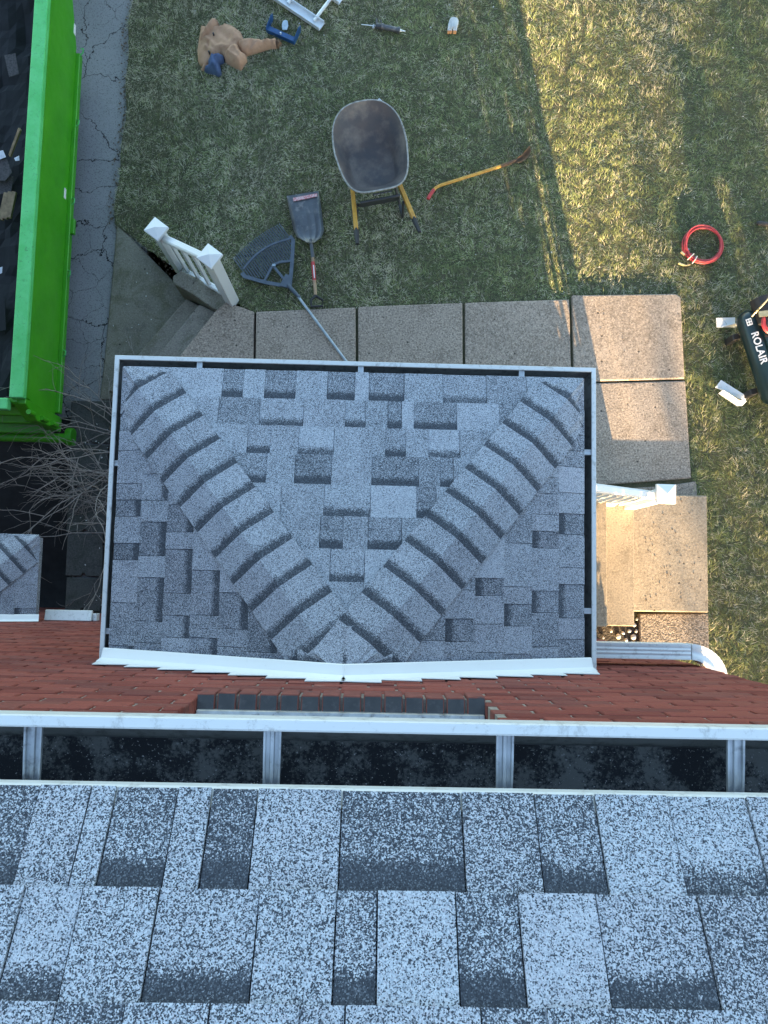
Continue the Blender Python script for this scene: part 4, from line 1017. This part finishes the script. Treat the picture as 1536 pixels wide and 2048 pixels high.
# ---- jacket
def cloth(name, outline_px, hmax, mat, parent, folds=(), edge=.05, step=.016, amp=.010, z0=.012, seed=0, off=(380, 0), sc=4.8):
    ol = [G(off[0]+x/sc, off[1]+y/sc) for x, y in outline_px]; nog(ol); base = sum((p.z for p in ol))/len(ol)
    pts = []
    for i in range(len(ol)):
        p, q2 = ol[i], ol[(i+1) % len(ol)]; k = max(1, int((q2-p).length/step))
        pts += [(lerp(p.x, q2.x, j/k), lerp(p.y, q2.y, j/k)) for j in range(k)]
    nb = len(pts); xs = [p[0] for p in pts]; ys2 = [p[1] for p in pts]; poly = np.array(pts)
    def inside(x, y):
        c = False
        for i in range(nb):
            x1, y1 = pts[i]; x2, y2 = pts[i-1]
            if (y1 > y) != (y2 > y) and x < (x2-x1)*(y-y1)/(y2-y1)+x1: c = not c
        return c
    ip = []; x = min(xs)
    while x < max(xs):
        y = min(ys2)
        while y < max(ys2):
            jx, jy = x+rnd.uniform(-.003, .003), y+rnd.uniform(-.003, .003)
            if np.min((poly[:, 0]-jx)**2+(poly[:, 1]-jy)**2) > (step*.55)**2 and inside(jx, jy): ip.append((jx, jy))
            y += step
        x += step
    allp = pts+ip
    r = geometry.delaunay_2d_cdt([Vector(p) for p in allp], [(i, (i+1) % nb) for i in range(nb)], [], 1, 1e-5)
    V, Fc = r[0], r[2]
    fl = [([G(off[0]+x/sc, off[1]+y/sc) for x, y in f[0]], f[1], f[2]) for f in folds]
    vs = []
    for v in V:
        dd = math.sqrt(np.min((poly[:, 0]-v.x)**2+(poly[:, 1]-v.y)**2)); h = hmax*math.sqrt(min(1, dd/edge))*1.0
        h += amp*noise.noise((v.x*14, v.y*14, seed))*min(1, dd/.02)+amp*.5*noise.noise((v.x*34, v.y*34, seed+5))*min(1, dd/.02)
        for line, a_, w_ in fl:
            md = 9
            for i in range(len(line)-1):
                p, q2 = line[i], line[i+1]; dx, dy_ = q2.x-p.x, q2.y-p.y; t = max(0, min(1, ((v.x-p.x)*dx+(v.y-p.y)*dy_)/(dx*dx+dy_*dy_+1e-9)))
                md = min(md, math.hypot(v.x-p.x-dx*t, v.y-p.y-dy_*t))
            h += a_*math.exp(-(md/w_)**2)*min(1, dd/.015)
        vs.append((v.x, v.y, lawn_z(v.x, v.y)+z0+max(.004, h)))
    me = raw_mesh(name, vs, [tuple(f) for f in Fc], M[mat]); me.polygons.foreach_set('use_smooth', [True]*len(me.polygons))
    bm = bmesh.new(); bm.from_mesh(me)
    bmesh.ops.recalc_face_normals(bm, faces=bm.faces[:])
    if bm.faces and sum(f.normal.z for f in bm.faces) < 0: bmesh.ops.reverse_faces(bm, faces=bm.faces[:])
    ret = bmesh.ops.extrude_edge_only(bm, edges=[e for e in bm.edges if e.is_boundary])
    for v in ret['geom']:
        if isinstance(v, bmesh.types.BMVert): v.co.z = lawn_z(v.co.x, v.co.y)-.02
    bm.to_mesh(me); bm.free()
    return link(name, me, parent)
jk = thing('work_jacket', G(470, 90), 'tan canvas work jacket dropped in a heap on the lawn', 'jacket')
body = [(112, 258), (168, 268), (300, 262), (345, 240), (395, 252), (490, 320), (522, 405), (470, 440), (440, 520), (345, 560), (300, 520), (240, 560), (180, 605), (150, 645), (100, 638), (82, 600), (74, 490), (92, 380)]
cloth('body', body, .040, 'tan', jk, [([(160, 400), (250, 480), (350, 485)], .025, .02), ([(180, 330), (330, 250)], .02, .018), ([(160, 480), (220, 520), (230, 580)], .03, .02), ([(300, 330), (420, 420)], -.02, .03), ([(110, 300), (130, 400)], .02, .02), ([(190, 440), (180, 560)], -.022, .016), ([(440, 330), (380, 470)], .014, .02)], amp=.009, seed=1)
cloth('sleeve', [(165, 270), (215, 214), (268, 208), (282, 250), (262, 300), (215, 352), (130, 430), (95, 440), (105, 380)], .075, 'tan', jk, [([(240, 240), (120, 400)], .02, .02), ([(170, 300), (210, 340)], -.02, .01), ([(140, 340), (180, 385)], -.018, .01)], amp=.009, seed=2, edge=.04)
cloth('sleeve', [(455, 440), (520, 403), (600, 400), (700, 412), (790, 394), (835, 396), (832, 470), (760, 478), (640, 515), (545, 542), (500, 520)], .075, 'tan', jk, [([(560, 440), (760, 440)], .018, .02), ([(560, 520), (640, 440)], -.02, .012), ([(690, 430), (740, 480)], -.02, .012), ([(780, 400), (790, 470)], -.018, .008)], amp=.009, seed=3, edge=.04)
cloth('cuff', [(832, 400), (862, 398), (885, 425), (880, 445), (855, 470), (830, 468)], .05, 'rust', jk, seed=9, edge=.03)
cloth('pocket_panel', [(340, 520), (400, 455), (460, 440), (500, 520), (548, 545), (550, 595), (492, 682), (430, 655), (345, 605), (330, 560)], .085, 'tan', jk, [([(380, 560), (470, 620)], .02, .012), ([(430, 500), (490, 560)], .02, .014), ([(360, 530), (420, 480)], -.018, .012), ([(400, 620), (500, 640)], .012, .01)], amp=.009, seed=4, edge=.05)
for k_, (x, y) in enumerate(((452, 508), (180, 490), (222, 316))):
    p = G(380+x/4.8, y/4.8, .085); MB().lathe([(.008, -.05), (.008, .0), (.004, .002)], 8, Matrix.Translation(p)).build('snap', M['darksteel'], jk)
cloth('lining', [(180, 610), (205, 575), (255, 552), (330, 556), (328, 605), (290, 625), (300, 680), (305, 720), (275, 740), (215, 715), (140, 700), (150, 668), (185, 655)], .085, 'denim', jk, [([(230, 570), (220, 680)], .03, .014), ([(290, 570), (240, 620), (260, 700)], .025, .012), ([(200, 640), (240, 600)], -.025, .01)], amp=.010, seed=6, edge=.04)
cloth('collar', [(105, 670), (150, 632), (190, 628), (180, 650), (130, 690)], .05, 'tan', jk, seed=7, edge=.03)

# ---- blue bracket, ladder, caulking gun, glove, pry bar
def c2(x, y): return (380+x/4.8, y/4.8)
bk = thing('roof_bracket', G(570, 60), 'blue steel U-shaped bracket with upright end plates on the grass beside the jacket', 'bracket')
A, B = G(*c2(738, 262), .05), G(*c2(1010, 382), .05); d = (B-A).normalized(); nrm = Vector((-d.y, d.x, 0))
rzb = Matrix.Rotation(math.atan2(d.y, d.x), 3, 'Z'); Lb = (B-A).length
MB().box((A+B)/2, (Lb, .045, .006), rzb).box((A+B)/2+Vector((0, 0, -.022))-nrm*.021, (Lb, .005, .045), rzb).build('channel', M['blue'], bk, bevel=.001)
for p, s in ((A, 1), (B, -1)):
    pts = [p-nrm*.02+Vector((0, 0, -.045)), p+nrm*.12+Vector((0, 0, -.045)), p+nrm*.13+Vector((0, 0, .035)), p+nrm*.10+Vector((0, 0, .05)), p-nrm*.02+Vector((0, 0, .02))]
    MB().extr(pts, d*(.007*s)).build('end_plate', M['blue'], bk)
MB().tube([(A+B)/2-nrm*.005+Vector((0, 0, -.02)), (A+B)/2-nrm*.005+Vector((0, 0, .02))], .008, 8).build('pin', M['alu'], bk)
pl_ = [G(*c2(x, y), .045) for x, y in ((888, 290), (882, 240), (893, 205), (918, 195), (938, 203), (944, 250), (932, 290))]
MB().extr(pl_, (0, 0, .008)).build('tongue_plate', M['paleblue'], bk, bevel=.002)
ld = thing('ladder', G(620, 10), 'aluminium ladder lying on the grass at the top edge beside the blue bracket', 'ladder')
A, B = G(*c2(880, -10), .05), G(*c2(1264, 248), .05); d = (B-A).normalized(); nrm = Vector((-d.y, d.x, 0)); A0 = B-d*3.2
wd_ = (G(692, 6, .05)-B).dot(nrm)
def rail_at(o, s):
    m = MB(); h_ = .045; w_ = .022
    prof = [(-w_, -h_), (w_, -h_), (w_, -h_+.006), (-w_+.006, -h_+.006), (-w_+.006, h_-.006), (w_, h_-.006), (w_, h_), (-w_, h_)]
    prof = [(s*x, z) for x, z in prof]
    e0, e1 = (A0+o, B+o); m.sweep(prof, [(e0, Vector((0, 0, 1)), nrm), (e1, Vector((0, 0, 1)), nrm)]); m.build('rail', M['alu'], ld)
rail_at(Vector((0, 0, 0)), 1); rail_at(nrm*wd_+d*(G(692, 6, .05)-B).dot(d)*0, 1)
for i in range(9):
    c_ = B-d*(.09+.305*i); MB().tube([c_+nrm*.0, c_+nrm*wd_], .016, 8).build('rung', M['alu'], ld, smooth=True)
def c3(x, y): return (680+x/4.8, y/4.8)
cg = thing('caulking_gun', G(770, 52), 'dark caulking gun with ribbed barrel and thin rod lying on the grass', 'caulking gun')
A, B = G(*c3(400, 255), .04), G(*c3(575, 292), .035)
MB().tube([A, A.lerp(B, .1), A.lerp(B, .12), A.lerp(B, .85), A.lerp(B, .87), B], [.030, .030, .024, .024, .030, .030], 12).build('barrel', M['scoop'], cg, smooth=True)
MB().tube([B, B.lerp(G(*c3(625, 300), .03), .5), G(*c3(628, 301), .03)], [.014, .008, .005], 8).build('nozzle', M['alu'], cg, smooth=True)
MB().tube([G(*c3(205, 235), .04), A], .0045, 6).build('rod', M['alu'], cg)
MB().tube([G(*c3(345, 250), .04), A], .026, 8).build('body', M['darksteel'], cg, smooth=True)
MB().tube([G(*c3(330, 240), .04), G(*c3(318, 272), .035)], .012, 8).build('thumb_lever', M['galv'], cg)
MB().tube([G(*c3(365, 245), .045), G(*c3(352, 215), .04), G(*c3(350, 180), .03)], [.013, .011, .009], 8).build('handle', M['darksteel'], cg, smooth=True)
MB().tube([G(*c3(390, 250), .045), G(*c3(398, 222), .04), G(*c3(392, 196), .03)], .007, 8).build('trigger', M['darksteel'], cg, smooth=True)
gl = thing('work_glove', G(905, 52), 'small pale grey work glove with orange fingertips lying on the grass', 'glove')
MB().extr([G(*c3(x, y), .028) for x, y in ((1045, 215), (1060, 185), (1090, 178), (1125, 190), (1138, 215), (1130, 262), (1118, 285), (1036, 285), (1034, 262))], (0, 0, .032)).build('palm', M['palegrey'], gl, bevel=.012, seg=2)
for x0, x1 in ((1046, 1042), (1066, 1062), (1096, 1092), (1116, 1108)):
    MB().tube([G(*c3(x0, 262), .045), G(*c3(x1, 298), .042)], .0115, 8).build('finger', M['palegrey'], gl, smooth=True)
    MB().tube([G(*c3(x1, 296), .042), G(*c3(x1-2, 318), .036), G(*c3(x1-2, 326), .03)], [.0118, .0112, .005], 8).build('fingertip', M['orange'], gl, smooth=True)
MB().tube([G(*c3(1070, 205), .061), G(*c3(1068, 270), .061)], .003, 5).build('seam', M['galv'], gl)
MB().tube([G(*c3(1098, 205), .061), G(*c3(1094, 270), .061)], .003, 5).build('seam', M['galv'], gl)
pb = thing('pry_bar', G(1530, 446), 'short black bar at the right edge of the lawn above the hose coil', 'bar')
MB().tube([G(1513, 446, .03), G(1516, 446, .035), G(1560, 451, .035), G(1640, 458, .03)], [.014, .022, .022, .018], 8).build('shaft', M['black'], pb, smooth=True)
MB().tube([G(1640, 458, .03), G(1652, 455, .03), G(1660, 446, .03)], [.018, .014, .01], 8).build('hook', M['black'], pb, smooth=True)

# ---- bent aluminium offcuts
def sheet(name, quads, label):
    t = thing(name, G(*quads[0][0][:2]), label, 'flashing', 'aluminium offcuts on the grass')
    for qd in quads: MB().extr([G(x, y, z) for x, y, z in qd], (0, 0, .003)).build('sheet', M['flash'], t)
sheet('flashing_offcut', [[(1432, 636, .06), (1470, 635, .07), (1470, 655, .03), (1433, 655, .03)], [(1441, 655, .032), (1447, 651, .05), (1480, 645, .13), (1470, 655, .032)]], 'folded white aluminium offcut touching the tank of the compressor')
sheet('flashing_offcut', [[(1430, 775, .02), (1442, 760, .05), (1494, 793, .05), (1490, 803, .02)], [(1437, 787, .03), (1446, 780, .09), (1478, 800, .09), (1494, 802, .08), (1484, 812, .03), (1473, 812, .03)]], 'long folded white aluminium offcut lying loose between sidewalk and compressor')

# ---- air compressor
ac = thing('air_compressor', G(1530, 690), 'dark green air compressor with white lettering on its tank at the right edge', 'air compressor')
TA, TB = P(1497, 632, .30), P(1548, 790, .30); TA.z = TB.z = .27; td = (TB-TA).normalized(); tn = Vector((-td.y, td.x, 0)); tu = Vector((0, 0, 1)); TR = .098
if tn.x > 0: tn = -tn                      # tn points to the left in the picture
def tank(o):
    fr = []; Lt = (TB-TA).length
    prof = [(.02, -.055), (.05, -.045), (.08, -.022), (TR, .02), (TR, Lt), (.08, Lt+.042), (.06, Lt+.065), (.02, Lt+.075)]
    Mx = Matrix.Translation(TA+o) @ Matrix((tn.cross(td), tn, td)).transposed().to_4x4()
    return MB().lathe(prof, 32, Mx)
tank(Vector((0, 0, 0))).build('tank', M['tank'], ac, smooth=True, ang=50); tank(-tn*.34).build('tank', M['tank'], ac, smooth=True, ang=50)
def on_tank(s, a, r=TR+.0015):             # s along the tank, a around it from the top towards the left
    return TA+td*s+(tu*math.cos(a)+tn*math.sin(a))*r
def text_mesh(txt, size, s0, arc0, name):
    cu = bpy.data.curves.new(name, 'FONT'); cu.body = txt; cu.size = size; cu.offset = .0018; cu.space_character = 1.04
    to = bpy.data.objects.new(name+'_tmp', cu); COL.objects.link(to); dg = bpy.context.evaluated_depsgraph_get(); dg.update()
    me = bpy.data.meshes.new_from_object(to.evaluated_get(dg)); bpy.data.objects.remove(to)
    bm = bmesh.new(); bm.from_mesh(me); bmesh.ops.subdivide_edges(bm, edges=[e for e in bm.edges if e.calc_length() > .012], cuts=2)
    wmax = max(v.co.x for v in bm.verts)
    for v in bm.verts: v.co = on_tank(s0+v.co.x, arc0-v.co.y/TR, TR+.0025)
    bmesh.ops.recalc_face_normals(bm, faces=bm.faces[:]); bm.to_mesh(me); bm.free(); me.materials.clear(); me.materials.append(M['whiteprint'])
    return link(name, me, ac)
text_mesh('ROLAIR', .084, .165, math.radians(34), 'lettering')
lg = [on_tank(.035+ds_, math.radians(26+da), TR+.002) for ds_, da in ((0, 14), (0, -12), (.062, -12), (.062, 14))]
MB().extr(lg, (0, 0, .0015)).build('emblem', M['whiteprint'], ac)
for ds_, da in ((.018, 6), (.018, -5), (.044, 6), (.044, -5)):
    c_ = on_tank(.035+ds_, math.radians(26+da), TR+.006); e1, e2 = td*.009, (on_tank(0, math.radians(27))-on_tank(0, math.radians(26)))*4.2
    MB().extr([c_-e1, c_-e2, c_+e1, c_+e2], (0, 0, .0012)).build('emblem_mark', M['tank'], ac)
mc = P(1530, 622, .37)
MB().tube([mc-td*.13, mc-td*.12, mc+td*.10, mc+td*.12], [.06, .098, .098, .07], 20).build('motor', M['black'], ac, smooth=True, ang=50)
MB().tube([TA+td*.03+tn*.03+tu*.13, TA-td*.03-tn*.04+tu*.26, TA-td*.10-tn*.14+tu*.30, TA-td*.08-tn*.25+tu*.26], .008, 8).build('air_line', M['brass'], ac, smooth=True)
MB().box(P(1532, 627, .48), (.13, .05, .012), Matrix.Rotation(math.radians(8), 3, 'Z')).build('guard_plate', M['brass'], ac)
fc = P(1540, 648, .42)
fw = MB().lathe([(.03, -.012), (.085, -.012), (.095, 0), (.085, .012), (.03, .012)], 28, Matrix.Translation(fc) @ Matrix.Rotation(.25, 4, 'Y')).build('regulator_wheel', M['red'], ac, smooth=True)
MB().lathe([(.01, .0), (.055, .013), (.05, .022), (.01, .024)], 20, Matrix.Translation(fc) @ Matrix.Rotation(.25, 4, 'Y')).build('hub', M['black'], fw)
MB().box(TA+td*.42-tn*.17+tu*.10, (.26, .50, .02), Matrix.Rotation(math.atan2(td.y, td.x)-math.pi/2, 3, 'Z')).build('deck', M['tank'], ac)
MB().tube([TA+td*.56-tn*.17+tu*.19, TA+td*.80-tn*.17+tu*.19], .085, 16).build('pump', M['darksteel'], ac, smooth=True)
MB().tube([TB+td*.06-tn*.01+tu*.03, TB+td*.13+tu*.02, TB+td*.42+tu*.12], .02, 8).build('handle', M['yellow'], ac, smooth=True)
MB().tube([TB+td*.06-tn*.33+tu*.03, TB+td*.13-tn*.34+tu*.02, TB+td*.42-tn*.34+tu*.12], .02, 8).build('handle', M['yellow'], ac, smooth=True)
for s in (.13, .66):
    p = TA+td*s+tn*.06; MB().box(Vector((p.x, p.y, .085))+tn*.03, (.06, .07, .17), Matrix.Rotation(math.atan2(td.y, td.x), 3, 'Z')).build('foot', M['black'], ac, bevel=.008)
    p = TA+td*s-tn*.40; MB().box(Vector((p.x, p.y, .085)), (.06, .07, .17), Matrix.Rotation(math.atan2(td.y, td.x), 3, 'Z')).build('foot', M['black'], ac, bevel=.008)

# ---- bare shrub by the porch
bs = thing('bare_shrub', (-2.34, .75, LOW), 'leafless shrub with pale arching twigs between dumpster and porch roof', 'shrub'); q = random.Random(8)
stems = []
def twig(mb, p, d, L, r, depth):
    pts = [p.copy()]; n_ = 7; cur = d.normalized(); kids = []
    for i in range(n_):
        cur = (cur+Vector((q.uniform(-.22, .22), q.uniform(-.22, .22), q.uniform(-.24, .10)))).normalized()
        p = p+cur*(L/n_); pts.append(p.copy())
        if depth < 2 and i > 0 and q.random() < (.62 if depth == 0 else .42):
            kids.append((p.copy(), (cur+Vector((q.uniform(-.8, .8), q.uniform(-.8, .8), q.uniform(-.3, .4)))).normalized(), L*q.uniform(.35, .6), r*.6))
    mb.tube(pts, [lerp(r, r*.35, i/n_) for i in range(n_+1)], 4 if depth else 5, False)
    for k_ in kids: twig(mb, *k_, depth+1)
for i in range(34):
    b_ = Vector((q.uniform(-2.48, -2.26), q.uniform(.15, 1.45), LOW)); mb = MB()
    ang = math.radians(q.gauss(180, 48)); el = math.radians(q.uniform(25, 62)); dd = Vector((math.cos(ang)*math.cos(el), math.sin(ang)*math.cos(el), math.sin(el)))
    twig(mb, b_, dd, q.uniform(.6, 1.15), q.uniform(.005, .0085), 0); mb.build('branch', M['bark'], bs, smooth=True, fix=False, ang=180)

# ---- loose litter (nobody could count it)
def scatter(name, mat, spots, label, cat, flat=.4):
    m = MB()
    for (x, y, z, r) in spots:
        a = rnd.uniform(0, 6.3); ca, sa = math.cos(a), math.sin(a); e = rnd.uniform(.4, .9)
        pts = [(r, 0), (.3*r, e*r), (-r, .2*e*r), (-.2*r, -e*r)]
        vs = [(x+px*ca-py*sa, y+px*sa+py*ca, z+rnd.uniform(0, flat*r)) for px, py in pts]
        m.add(vs+[(v[0], v[1], v[2]-.003) for v in vs], [(0, 1, 2, 3), (7, 6, 5, 4), (0, 4, 5, 1), (1, 5, 6, 2), (2, 6, 7, 3), (3, 7, 4, 0)])
    return tag(m.build(name, M[mat], fix=False), label, cat, kind='stuff')
sp = [(rnd.uniform(-2.56, -2.1), rnd.uniform(-.35, 1.75), LOW+.02, rnd.uniform(.008, .026)) for _ in range(420)]
sp += [(lawn_edge(y_)-.03+rnd.uniform(-.06, .07), y_, LOW-.005, rnd.uniform(.005, .016)) for y_ in np.linspace(1.7, 6.2, 420)]
scatter('leaf_litter', 'litter', sp, 'brown leaf litter in the bed beside the porch and along the driveway edge', 'leaf litter')
sp = []
for _ in range(70):
    p = G(rnd.uniform(260, 1530), rnd.uniform(0, 585), .03); sp.append((p.x, p.y, p.z, rnd.uniform(.004, .009)))
for _ in range(26):
    p = P(rnd.uniform(155, 225), rnd.uniform(800, 1230), LOW+.03); sp.append((p.x, p.y, p.z, rnd.uniform(.005, .011)))
for _ in range(10):
    p = P(rnd.uniform(215, 330), rnd.uniform(560, 690), LOW+.018); sp.append((p.x, p.y, p.z, rnd.uniform(.004, .008)))
scatter('paint_chips', 'bits', sp, 'tiny pale chips strewn over lawn and walkway', 'chips')
sp = []
for _ in range(60):
    p = P(rnd.uniform(1290, 1390), rnd.uniform(1000, 1215), .122); sp.append((p.x, p.y, p.z, rnd.uniform(.003, .009)))
for _ in range(70):
    p = P(rnd.uniform(520, 1370), rnd.uniform(620, 720), .036); sp.append((p.x, p.y, p.z+.006, rnd.uniform(.003, .007)))
scatter('dark_crumbs', 'litter', sp, 'dark crumbs scattered on the concrete slabs and steps', 'crumbs')

# ------------------------------------------------------------------ grass
def in_poly(X, Y, poly):
    c = np.zeros(X.shape, bool); n_ = len(poly)
    for i in range(n_):
        x1, y1 = poly[i]; x2, y2 = poly[i-1]
        if y1 == y2: continue
        c ^= ((y1 > Y) != (y2 > Y)) & (X < (x2-x1)*(Y-y1)/(y2-y1)+x1)
    return c
rg = np.random.default_rng(4)
def vnoise(X, Y, s, seed):
    r2 = np.random.default_rng(seed); T = r2.random((64, 64)); x, y = X*s+100, Y*s+100; i, j = np.floor(x).astype(int), np.floor(y).astype(int); fx, fy = x-i, y-j
    fx, fy = fx*fx*(3-2*fx), fy*fy*(3-2*fy); g_ = lambda a, b: T[a % 64, b % 64]
    return (g_(i, j)*(1-fx)+g_(i+1, j)*fx)*(1-fy)+(g_(i, j+1)*(1-fx)+g_(i+1, j+1)*fx)*fy
DENS = 7400
x0, x1, y0, y1 = -2.75, 4.9, -1.6, 6.9
N = int((x1-x0)*(y1-y0)*DENS)
X = rg.uniform(x0, x1, N); Y = rg.uniform(y0, y1, N)
le = -2.60+.06*np.clip((Y-4.3)/1.9, 0, 1)+.022*np.sin(Y*3.1)+.012*np.sin(Y*9.7+1)+.03*(vnoise(X, Y, 9, 1)-.5)
keep = X > np.where(Y < 3.44, np.interp(Y, EDGE_Y, EDGE_X), le)
# in view with a margin
Zc = CAM_H; Rm = np.array(ROT); Cc = np.stack([X, Y, np.full(N, -Zc)], 1) @ Rm      # world->camera
PXs, PYs = 768-F_PX*Cc[:, 0]/Cc[:, 2], 1024+F_PX*Cc[:, 1]/Cc[:, 2]
keep &= (PXs > -60) & (PXs < 1720) & (PYs > -160) & (PYs < 1480)
block = [[(-1.05, -.6), (2.2, -.6), (2.2, 1.2), (-1.05, 1.2)], [(-6, -8), (1.72, -8), (1.72, -.3), (-6, -.3)], [(-2.6, -.5), (-1, -.5), (-1, 2.0), (-2.6, 2.0)],
  [P2(x, y, .03) for x, y in ((300, 800), (432, 620), (452, 603), (508, 623), (711, 614), (925, 605), (1140, 598), (1144, 590), (1352, 587), (1362, 594), (1371, 760), (1383, 956), (1397, 1000), (1150, 1000), (1150, 800))],
  [P2(x, y, .1) for x, y in ((1150, 985), (1415, 988), (1418, 1225), (1420, 1300), (1150, 1300))],
  [P2(x, y, LOW) for x, y in ((235, 448), (200, 800), (430, 800), (470, 640), (345, 556))], [P2(x, y, -.05) for x, y in ck]]
for pl in block+NOGRASS: keep &= ~in_poly(X, Y, pl)
X, Y = X[keep], Y[keep]; n_ = len(X)
tt = np.clip((-1.25-X)/1.25, 0, 1); tt = tt*tt*(3-2*tt); yy = np.clip((Y-.5)/1.9, 0, 1); Zg = -.43*tt*yy*yy*(3-2*yy)
clump = vnoise(X, Y, 9, 2); patch = vnoise(X, Y, 1.1, 3)*.6+vnoise(X, Y, 2.7, 5)*.4; fine = vnoise(X, Y, 22, 6)
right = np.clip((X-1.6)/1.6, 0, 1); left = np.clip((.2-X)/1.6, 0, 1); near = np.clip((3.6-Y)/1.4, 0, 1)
L = (.022+.030*rg.random(n_)+.018*(clump-.4))*(1+.35*right*near); L = np.clip(L, .014, .095)
long_ = rg.random(n_) < (.012+.03*right*near); L[long_] *= 1.7
Wd = rg.uniform(.0020, .0038, n_)
th = 2*np.pi*vnoise(X, Y, 7, 8)*1.6+rg.normal(0, .95, n_); lean = np.radians(np.clip(rg.normal(58, 16, n_), 15, 86))
d = np.stack([np.cos(th)*np.sin(lean), np.sin(th)*np.sin(lean), np.cos(lean)], 1); sidev = np.stack([-np.sin(th), np.cos(th), np.zeros(n_)], 1)
base = np.stack([X, Y, Zg-.002], 1)
d2 = d.copy(); d2[:, 2] = d2[:, 2]*.25; d2 /= np.linalg.norm(d2, axis=1)[:, None]
mid = base+d*(L*.55)[:, None]; tip = mid+d2*(L*.45)[:, None]
V = np.stack([base-sidev*Wd[:, None]/2, base+sidev*Wd[:, None]/2, mid+sidev*Wd[:, None]*.45, mid-sidev*Wd[:, None]*.45, tip], 1).reshape(-1, 3)
idx = np.arange(n_)*5
loops = np.stack([idx, idx+1, idx+2, idx+3, idx+3, idx+2, idx+4], 1).reshape(-1)
ls = np.stack([np.arange(n_)*7, np.arange(n_)*7+4], 1).reshape(-1); lt = np.tile([4, 3], n_)
me = bpy.data.meshes.new('grass'); me.vertices.add(n_*5); me.vertices.foreach_set('co', V.reshape(-1).astype(np.float32))
me.loops.add(n_*7); me.loops.foreach_set('vertex_index', loops.astype(np.int32)); me.polygons.add(n_*2)
me.polygons.foreach_set('loop_start', ls.astype(np.int32)); me.polygons.foreach_set('loop_total', lt.astype(np.int32)); me.update(calc_edges=True)
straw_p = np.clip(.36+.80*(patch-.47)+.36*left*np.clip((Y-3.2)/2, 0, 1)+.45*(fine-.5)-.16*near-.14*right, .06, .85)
is_straw = rg.random(n_) < straw_p; u = rg.random(n_)[:, None]; v_ = rg.random(n_)[:, None]
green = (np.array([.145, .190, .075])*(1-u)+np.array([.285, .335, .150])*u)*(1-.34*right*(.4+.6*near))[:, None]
yel = np.array([.28, .29, .10]); green = np.where(v_ < .12+.14*right[:, None], yel*(.7+.5*u), green)
straw = np.array([.37, .345, .24])*(1-u)+np.array([.60, .56, .42])*u
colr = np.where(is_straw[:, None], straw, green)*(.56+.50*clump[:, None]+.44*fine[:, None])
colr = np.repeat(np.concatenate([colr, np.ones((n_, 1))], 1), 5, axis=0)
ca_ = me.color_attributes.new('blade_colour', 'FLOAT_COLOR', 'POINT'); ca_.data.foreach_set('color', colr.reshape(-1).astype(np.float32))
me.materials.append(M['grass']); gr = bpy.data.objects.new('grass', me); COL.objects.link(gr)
tag(gr, 'short winter grass, part green and part straw, covering the lawn', 'grass', kind='stuff')

# ------------------------------------------------------------------ unseen trees and shrub added behind the house to shade the low sun
def tree(loc, H, R_, zc, nleaf, label, seed, leaf=.22):
    q = random.Random(seed); loc = Vector(loc); t = thing('dapple_tree', loc, label, 'tree', 'unseen trees added to dapple the sun')
    tr = MB(); tr.tube([loc, loc+Vector((.05, 0, H*.3)), loc+Vector((.1, .1, H*.62)), loc+Vector((.05, 0, H*.9))], [.20, .16, .10, .03], 8); 
    for i in range(14):
        z_ = H*q.uniform(.25, .8); a = q.uniform(0, 6.3); r_ = R_*q.uniform(.6, 1); p = loc+Vector((.06, .03, z_))
        tr.tube([p, p+Vector((math.cos(a)*r_*.5, math.sin(a)*r_*.5, .25*r_)), p+Vector((math.cos(a)*r_, math.sin(a)*r_, .5*r_))], [.06, .04, .012], 5)
    tr.build('trunk', M['trunk'], t, smooth=True)
    nrg = np.random.default_rng(seed); vs = []; fs = []
    cl = [(nrg.normal(0, R_*.5), nrg.normal(0, R_*.5), zc+nrg.normal(0, H*.2), nrg.uniform(.35, .8)) for _ in range(26)]
    for i in range(nleaf):
        c_ = cl[nrg.integers(len(cl))]; p = np.array(c_[:3])+nrg.normal(0, c_[3]*.5, 3); a, b_ = nrg.normal(0, 1, 3), nrg.normal(0, 1, 3)
        a = a/np.linalg.norm(a)*leaf*.5; b_ = b_/np.linalg.norm(b_)*leaf*.3; p = p+np.array(loc); p[2] = max(p[2], .3)
        k_ = len(vs); vs += [p-a, p+b_, p+a, p-b_]; fs.append((k_, k_+1, k_+2, k_+3))
    link('crown', raw_mesh('crown', vs, fs, M['leaf']), t)
tree((8.9, -22, 0), 8.5, 1.9, 4.2, 1500, 'slim unseen evergreen tree added behind the house to dapple the sun, nearest to the entry steps', 1)
tree((11.2, -25, 0), 9, 2.2, 4.6, 2400, 'broad unseen evergreen tree added behind the house to dapple the sun, farthest from the entry steps', 2)
hd = thing('shade_shrub', (2.0, -1.2, 0), 'unseen evergreen shrub added behind the house corner to shade the lawn', 'shrub')  # added out of view; blocks low sun left of the railing post
nrg = np.random.default_rng(9); vs = []; fs = []
for i in range(3400):
    z_ = nrg.uniform(.05, 1.9); p = np.array([nrg.uniform(1.67, 2.18 if z_ < .78 else 2.50), nrg.uniform(-1.5, -.85), z_]); a, b_ = nrg.normal(0, 1, 3), nrg.normal(0, 1, 3)  # wider on top to shade the lawn but leave the steps sunlit
    a = a/np.linalg.norm(a)*.05; b_ = b_/np.linalg.norm(b_)*.03; k_ = len(vs); vs += [p-a, p+b_, p+a, p-b_]; fs.append((k_, k_+1, k_+2, k_+3))
link('foliage', raw_mesh('foliage', vs, fs, M['leaf']), hd)
MB().tube([(2.0, -1.2, 0), (2.02, -1.2, .6), (1.98, -1.15, 1.3)], [.03, .025, .01], 6).build('stem', M['trunk'], hd)
